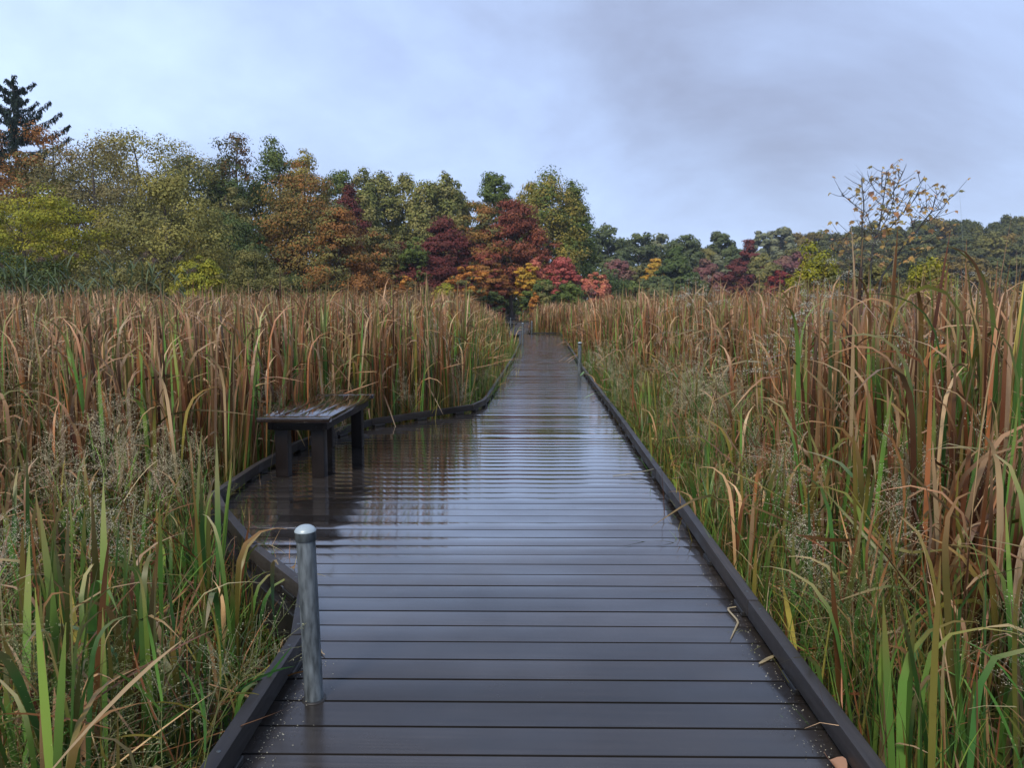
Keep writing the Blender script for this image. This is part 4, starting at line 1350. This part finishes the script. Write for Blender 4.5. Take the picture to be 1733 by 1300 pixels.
for i, (px, py, d, lb) in enumerate(((1190, 462, 9.5, 'white seeding plant standing alone above the right reeds'),
                                     (1165, 480, 10.0, 'smaller white seeding plant left of the lone one'),
                                     (1385, 440, 7.0, 'large white seeding plant in front of the lime bush'),
                                     (1360, 470, 6.6, 'white seeding plant below the large one'),
                                     (1410, 455, 7.4, 'white seeding plant right of the large one'),
                                     (1455, 390, 8.6, 'grey white seeding spray among the sapling branches'),
                                     (1335, 500, 6.2, 'low white seeding plant left of the lime bush'),
                                     (1655, 455, 7.0, 'grey seeding plant behind the tallest right cattail'),
                                     (1540, 560, 5.0, 'dull seed heads low among the right cattails'))):
    seed_aster(i, px, py, d, lb)

# ---------------------------------------------------------------- pale feathery grass plumes that stand out of the reeds
for i, (px, py, d, lb) in enumerate(((95, 655, 4.2, 'pale feathery grass plume at the left picture edge below the reed tops'),
                                     (185, 675, 4.4, 'pale feathery grass plume left of the three in front of the bay'),
                                     (265, 690, 4.3, 'pale feathery grass plume midway between the picture edge and the bench'),
                                     (320, 715, 4.6, 'pale feathery grass plume nearest the bench on its left'),
                                     (70, 545, 5.6, 'high pale grass plume against the brown reeds at far left'),
                                     (435, 640, 7.6, 'pale feathery grass plume just above the bench top'),
                                     (1055, 605, 9.5, 'pale green grass plume behind the right kerb beyond the second post'),
                                     (1165, 635, 7.0, 'pale grass plume in the dry patch right of the walk'),
                                     (1245, 615, 6.6, 'straw pale grass plume at the foot of the right cattails'),
                                     (835, 560, 19.0, 'whitish grass plumes beside the left kerb far along the walk'))):
    loc, h = plant_at(px, py, d)
    k_ = max(1.0, d / 5.0)
    v, f, c = panicle_variant(np.random.default_rng(800 + i), 5, h, (0.56, 0.49, 0.30), int(420 * min(k_, 1.5)), 0.48 * h ** 0.5)
    tag(obj('plume_grass', mesh_np('plume_grass', v, f, M_SEED, c), None, loc), lb, 'grass', 'pale grass plumes at the reed edge', 'thing')

# ---------------------------------------------------------------- sapling with yellow leaves on the right
SD = 9.0


def sp(cx, cy, dz=0.0):
    return at(1380 + cx / 5.908, 280 + cy / 5.908, SD + dz)


base0 = at(1470, 560, SD); base0[2] = MARSH
sap = tag(empty('maple_sapling', tuple(base0)), 'thin bare branched sapling with sparse yellow orange leaves above the right reeds', 'sapling')
B0 = np.array(base0)
lines = [
    (0.016, [None, (545, 1170), (575, 800), (640, 620), (680, 350), (715, 60)], 0.0),
    (0.006, [(620, 620), (760, 300), (830, 170), (875, 60)], 0.15),
    (0.006, [(575, 810), (700, 560), (780, 370), (785, 190)], -0.2),
    (0.004, [(680, 310), (600, 250), (540, 140)], 0.1), (0.004, [(668, 330), (662, 200), (665, 60)], -0.1),
    (0.015, [None, (640, 1140), (760, 980), (880, 800), (960, 720), (1080, 560), (1170, 450), (1200, 310), (1250, 260)], 0.25),
    (0.005, [(1170, 460), (1270, 430), (1340, 330)], 0.3), (0.008, [(590, 800), (760, 610), (880, 470), (960, 310), (1085, 120)], 0.1),
    (0.010, [None, (465, 1000), (465, 640), (485, 400), (460, 130)], -0.3), (0.004, [(470, 450), (400, 400), (320, 330), (260, 290)], -0.35),
    (0.005, [(840, 870), (1000, 820), (1110, 760), (1300, 680), (1350, 600)], 0.3), (0.004, [(1080, 560), (1180, 540), (1260, 440)], 0.3),
    (0.005, [(720, 1030), (850, 960), (1000, 930), (1100, 860)], 0.2), (0.005, [(580, 800), (470, 720), (300, 740), (180, 750)], -0.2),
    (0.004, [(560, 900), (420, 820), (250, 880), (170, 840)], -0.1), (0.004, [(600, 700), (540, 560), (510, 470)], -0.2), (0.004, [(950, 730), (980, 620), (960, 540)], 0.3),
    (0.004, [(880, 470), (960, 380), (1040, 270)], 0.2), (0.003, [(700, 560), (820, 440), (890, 300)], -0.1), (0.003, [(1050, 470), (1060, 430), (1110, 410)], 0.2)]
g = Geo()
nodes = []
for r0, pl, dz in lines:
    pts = [B0 * 0.0 + (np.zeros(3) if q is None else sp(*q, dz) - B0) for q in pl]
    pts = np.array(pts)
    u = np.linspace(0, 1, len(pts)); uu = np.linspace(0, 1, len(pts) * 3)
    pp = np.stack([np.interp(uu, u, pts[:, j]) for j in range(3)], -1)
    g.add(*tube(pp, np.linspace(r0, 0.0045, len(pp)), 5))
    nodes += [p for p in pp[len(pp) // 4:]]
nodes = np.array(nodes)
rtw = random.Random(3)
tips = []
for k in range(230):
    b = nodes[rtw.randrange(len(nodes))]
    if b[2] < 1.45: continue
    a = rtw.uniform(0, 6.283); L = rtw.uniform(0.10, 0.30)
    e = b + np.array([math.cos(a) * L * 0.75, math.sin(a) * L * 0.75, L * rtw.uniform(0.2, 1.0)])
    g.add(*tube([b, (b + e) / 2 + np.array([0, 0, -0.01]), e], [0.0035, 0.0026, 0.0016], 4))
    tips.append(e)
leafpos = [(460, 130), (735, 55), (860, 185), (1085, 115), (1110, 125), (1250, 260), (1340, 335), (270, 290), (315, 315), (610, 305), (700, 235), (770, 150), (750, 140), (950, 255), (1030, 270),
           (410, 430), (440, 490), (520, 470), (465, 270), (680, 385), (760, 360), (820, 350), (810, 460), (720, 425), (1100, 415), (1130, 450), (1290, 440), (1170, 500), (480, 560), (280, 580),
           (370, 560), (690, 570), (760, 570), (860, 590), (980, 545), (1090, 600), (1160, 625), (1220, 650), (1000, 640), (980, 670), (740, 640), (680, 660), (600, 660), (550, 690), (490, 710),
           (430, 700), (180, 740), (300, 740), (640, 740), (720, 700), (830, 690), (930, 710), (1020, 700), (1060, 670), (430, 820), (540, 830), (590, 850), (650, 860), (710, 800), (770, 885),
           (810, 795), (960, 830), (960, 900), (1040, 860), (1085, 800), (1170, 805), (190, 840), (240, 890), (410, 910), (490, 950), (630, 930), (720, 970), (850, 960), (1000, 930), (1310, 690), (1260, 540)]
import bmesh
lobe = [(0, 0), (0.30, -0.10), (0.48, 0.12), (0.34, 0.26), (0.55, 0.52), (0.24, 0.55), (0.0, 1.0), (-0.24, 0.55), (-0.55, 0.52), (-0.34, 0.26), (-0.48, 0.12), (-0.30, -0.10)]
leaf_meshes = []
for k, c in enumerate(((0.56, 0.36, 0.13), (0.50, 0.34, 0.16), (0.60, 0.41, 0.14), (0.46, 0.27, 0.12), (0.46, 0.38, 0.15))):
    r_ = random.Random(k)
    vs = [(x, yv, -0.35 * abs(x) - 0.45 * yv * yv + r_.uniform(-0.03, 0.03)) for x, yv in lobe] + [(0, 0.35, 0.02)]
    me = bpy.data.meshes.new('leaf')
    me.from_pydata(vs, [], [(i, (i + 1) % 12, 12) for i in range(12)])
    a = me.attributes.new('Col', 'FLOAT_COLOR', 'POINT')
    for j in range(13):
        q = r_.uniform(0.8, 1.2); a.data[j].color = (c[0] * q, c[1] * q, c[2] * q, 1)
    me.materials.append(M_SAPLEAF)
    leaf_meshes.append(me)
rl = random.Random(9)
for q in leafpos:
    for rep in range(rl.choice((2, 2, 3))):
        p = sp(q[0] + rl.uniform(-22, 22), q[1] + rl.uniform(-14, 14), rl.uniform(-0.35, 0.35)) - B0
        near = nodes[np.argmin(np.sum((nodes - p) ** 2, 1))]
        dist = np.linalg.norm(near - p)
        p = near + (p - near) * min(1.0, rl.uniform(0.05, 0.13) / max(dist, 1e-6))
        if True:
            g.add(*tube([near, (near + p) / 2 + np.array([0, 0, 0.02]), p], 0.0022, 3))
        o = obj('leaf', leaf_meshes[rl.randrange(5)], sap, tuple(p))
        s = rl.uniform(0.042, 0.072)
        o.scale = (s, s, s)
        o.rotation_euler = (rl.uniform(-0.9, 0.1), rl.uniform(-0.5, 0.5), rl.uniform(0, 6.283))
for e in tips:
    if rl.random() < 0.7:
        o = obj('leaf', leaf_meshes[rl.randrange(5)], sap, tuple(e))
        s = rl.uniform(0.035, 0.06)
        o.scale = (s, s, s)
        o.rotation_euler = (rl.uniform(-1.1, 0.1), rl.uniform(-0.6, 0.6), rl.uniform(0, 6.283))
obj('branches', g.mesh('branches', M_TWIG, True), sap)

# dry twiggy weed beside the sapling top
tw = tag(empty('dry_weed', tuple(at(1455, 560, 8.7) * np.array([1, 1, 0]) + np.array([0, 0, MARSH]))), 'bare feathery dry weed spire left of the sapling top', 'weed')
rg = np.random.default_rng(71)
tip = at(1450, 296, 8.7)
hh = tip[2] - MARSH
g = Geo()
g.add(*tube([(0, 0, 0), (0.0, 0, hh * .5), (-0.05, 0, hh)], [0.006, 0.004, 0.001], 5), (0.13, 0.12, 0.11))
for k in range(60):
    z = hh * rg.uniform(0.62, 0.97)
    a = rg.uniform(0, 6.283); L = (hh - z) * 0.28 + 0.10 + rg.uniform(0, .1)
    u = np.linspace(0, 1, 5)
    g.add(*tube(np.stack([np.cos(a) * L * u, np.sin(a) * L * u, z + L * (0.9 * u - 0.15 * u * u)], -1), np.linspace(0.0016, 0.0006, 5), 3), (0.20, 0.19, 0.18))
obj('stem', g.mesh('stem', M_SEED), tw)


# ---------------------------------------------------------------- bits lying on the boards
def ground_pt(px, py, z=0.004):
    d = ray(px, py)
    return np.array([0, 0, EYE]) + d * (z - EYE) / d[2]


def ribbon(name, label, cat, pix, w, col, zs=None, group=None):
    pts = np.array([ground_pt(*p, 0.006 if zs is None else zs[i]) for i, p in enumerate(pix)])
    u = np.linspace(0, 1, len(pts)); uu = np.linspace(0, 1, 14)
    pp = np.stack([np.interp(uu, u, pts[:, j]) for j in range(3)], -1)
    d = np.gradient(pp, axis=0); s = np.stack([-d[:, 1], d[:, 0], np.zeros(14)], -1)
    s /= np.linalg.norm(s, axis=1)[:, None] + 1e-9
    ww = (w * np.clip(np.sin(np.pi * np.clip(uu * 0.9 + 0.06, 0, 1)) ** 0.6, 0.15, 1) / 2)[:, None]
    rise = np.array([0, 0, 0.003])
    v = np.stack([pp - s * ww, pp + rise, pp + s * ww], 1).reshape(-1, 3)
    i = np.arange(13)[:, None] * 3
    f = np.concatenate([np.stack([i, i + 1, i + 4, i + 3], -1).reshape(-1, 4), np.stack([i + 1, i + 2, i + 5, i + 4], -1).reshape(-1, 4)])
    c0 = pts[0].copy()
    o = obj(name, mesh_np(name, v - c0, f, M_REED, np.broadcast_to(np.array(col), v.shape), True), None, tuple(c0))
    return tag(o, label, cat, group)


ribbon('straw_stalk', 'bent zigzag pale straw lying on the boards near the right rail', 'straw', [(1262, 1025), (1230, 1030), (1250, 1052), (1236, 1083)], 0.009, (0.36, 0.30, 0.18))
ribbon('straw_stalk', 'long straw stalk lying along the foot of the right rail', 'straw', [(1285, 1070), (1315, 1110), (1342, 1150)], 0.010, (0.42, 0.27, 0.14))
ribbon('straw_stalk', 'short split tan blade lying beside the long straw stalk', 'straw', [(1284, 1124), (1300, 1115), (1314, 1108)], 0.016, (0.38, 0.30, 0.17))
ribbon('grass_stalk', 'pale grass stalk reaching over the right rail onto the boards', 'straw', [(1037, 806), (1060, 803), (1095, 797), (1122, 790)], 0.014, (0.40, 0.33, 0.20), [0.006, 0.008, 0.05, 0.104])
ribbon('reed_scrap', 'pale green cattail blade lying across the right rail by the far post', 'leaf', [(988, 674), (1005, 666), (1022, 663), (1030, 664)], 0.03, (0.24, 0.32, 0.16), [0.01, 0.05, 0.102, 0.104])
ribbon('reed_scrap', 'green blade bent over the rail at the foot of the second post', 'leaf', [(982, 636), (990, 628), (998, 622)], 0.05, (0.14, 0.26, 0.08), [0.01, 0.07, 0.16])
ribbon('straw_stalk', 'tiny bent straw piece at the right of the near steel post', 'straw', [(541, 1095), (545, 1105), (550, 1109)], 0.006, (0.34, 0.27, 0.17))


def fallen_leaf(px, py, L, rz, col, label):
    p = ground_pt(px, py, 0.005)
    prof = np.array([0.02, 0.55, 0.9, 1.0, 0.85, 0.5, 0.04])
    t = np.linspace(0, 1, 7)
    v = []
    for a, w in zip(t, prof):
        for k in (-1, -0.5, 0, 0.5, 1):
            v.append((k * w * L * 0.32, a * L, 0.02 * L + L * 0.28 * k * k * w + 0.06 * L * math.sin(a * 5)))
    v = np.array(v)
    f = [(r * 5 + c, r * 5 + c + 1, r * 5 + c + 6, r * 5 + c + 5) for r in range(6) for c in range(4)]
    o = obj('fallen_leaf', mesh_np('fallen_leaf', v, f, M_REED, np.broadcast_to(np.array(col), v.shape), True), None, tuple(p))
    o.rotation_euler = (0, 0, rz)
    tag(o, label, 'leaf')
    s = Geo().add(*tube([(0, 0, 0.02 * L), (0, -0.2 * L, 0.05 * L), (-0.03 * L, -0.42 * L, 0.09 * L)], 0.0009, 4), (0.2, 0.1, 0.06))
    obj('leaf_stalk', s.mesh('leaf_stalk', M_REED), o)


fallen_leaf(1404, 1288, 0.075, math.pi + 0.2, (0.46, 0.24, 0.15), 'curled pinkish brown fallen leaf at the bottom edge near the right rail')
fallen_leaf(1050, 706, 0.10, 1.2, (0.16, 0.09, 0.06), 'dark curled fallen leaf beside the right rail farther along the walk')
fallen_leaf(497, 965, 0.05, 0.6, (0.30, 0.17, 0.10), 'small tan fallen leaf beside the near steel post cap')
rg = np.random.default_rng(88)
m = 420
yv = 1.6 + rg.exponential(1.2, m)
x = rx(yv) - 0.05 - np.abs(rg.normal(0, 0.05, m))
keep = clump(x * 3, yv, 2.2) > 0.45
yl = rg.uniform(1.7, 2.6, 260); xl = lx(yl) + 0.06 + np.abs(rg.normal(0, 0.05, 260))
c = np.concatenate([np.stack([x[keep], yv[keep], np.full(keep.sum(), 0.004)], -1), np.stack([xl, yl, np.full(260, 0.004)], -1)])
c[:, 2] += rg.uniform(0, 0.004, len(c))
nor = rg.normal(0, 0.35, (len(c), 3)) + np.array([0, 0, 1])
ls = rg.uniform(0.003, 0.007, len(c))
v, f = leaf_quads(c, nor, ls, ls * 0.6, rg)
cc = np.array((0.40, 0.39, 0.28))[None] * rg.uniform(0.4, 1.3, (len(c), 1))
tag(obj('seed_litter', mesh_np('seed_litter', v, f, M_SEED, np.repeat(cc, 4, 0))), 'pale wet grass seeds washed against the foot of the rails', 'seeds', kind='stuff')
# seed head flopped over the near left rail
va = [panicle_variant(np.random.default_rng(70 + k), 2, 0.75, (0.34, 0.33, 0.2), 170, 0.5) for k in range(3)]
for k, (px, py, rz, el) in enumerate(((430, 1235, 0.25, 1.45), (470, 1150, 0.05, 1.40), (455, 1190, 0.5, 1.48))):
    v, f, c = va[k]
    p = ground_pt(px, py, 0.03) + np.array([-0.05, -0.42, 0])
    o = tag(obj('grass_seed_head', mesh_np('grass_seed_head', v, f, M_SEED, c), None, tuple(p)), ('wet grass seed head lying lowest along the near left rail', 'wet grass seed head lying beside the foot of the near steel post', 'wet grass seed head lying between the other two flopped ones')[k], 'grass', 'flopped seed heads by the near left rail')
    o.rotation_euler = (-el, 0, rz)

# ---------------------------------------------------------------- damp air
hm, ht, ho = newmat('damp_air')
pv = nd(ht, 'ShaderNodeVolumePrincipled', {'Color': (0.80, 0.88, 1.0, 1), 'Density': 0.00028, 'Anisotropy': 0.2})
ht.links.new(pv.outputs[0], ho.inputs['Volume'])
gz_lo = -3.0
v, f = beam_geo((100, -70), (100, 1210), 2050, gz_lo, 45.0)
hz = bpy.data.meshes.new('haze')
hz.from_pydata(v, [], f)
hz.materials.append(hm)
tag(obj('haze', hz), 'thin damp grey blue air over the marsh', 'haze', kind='stuff')
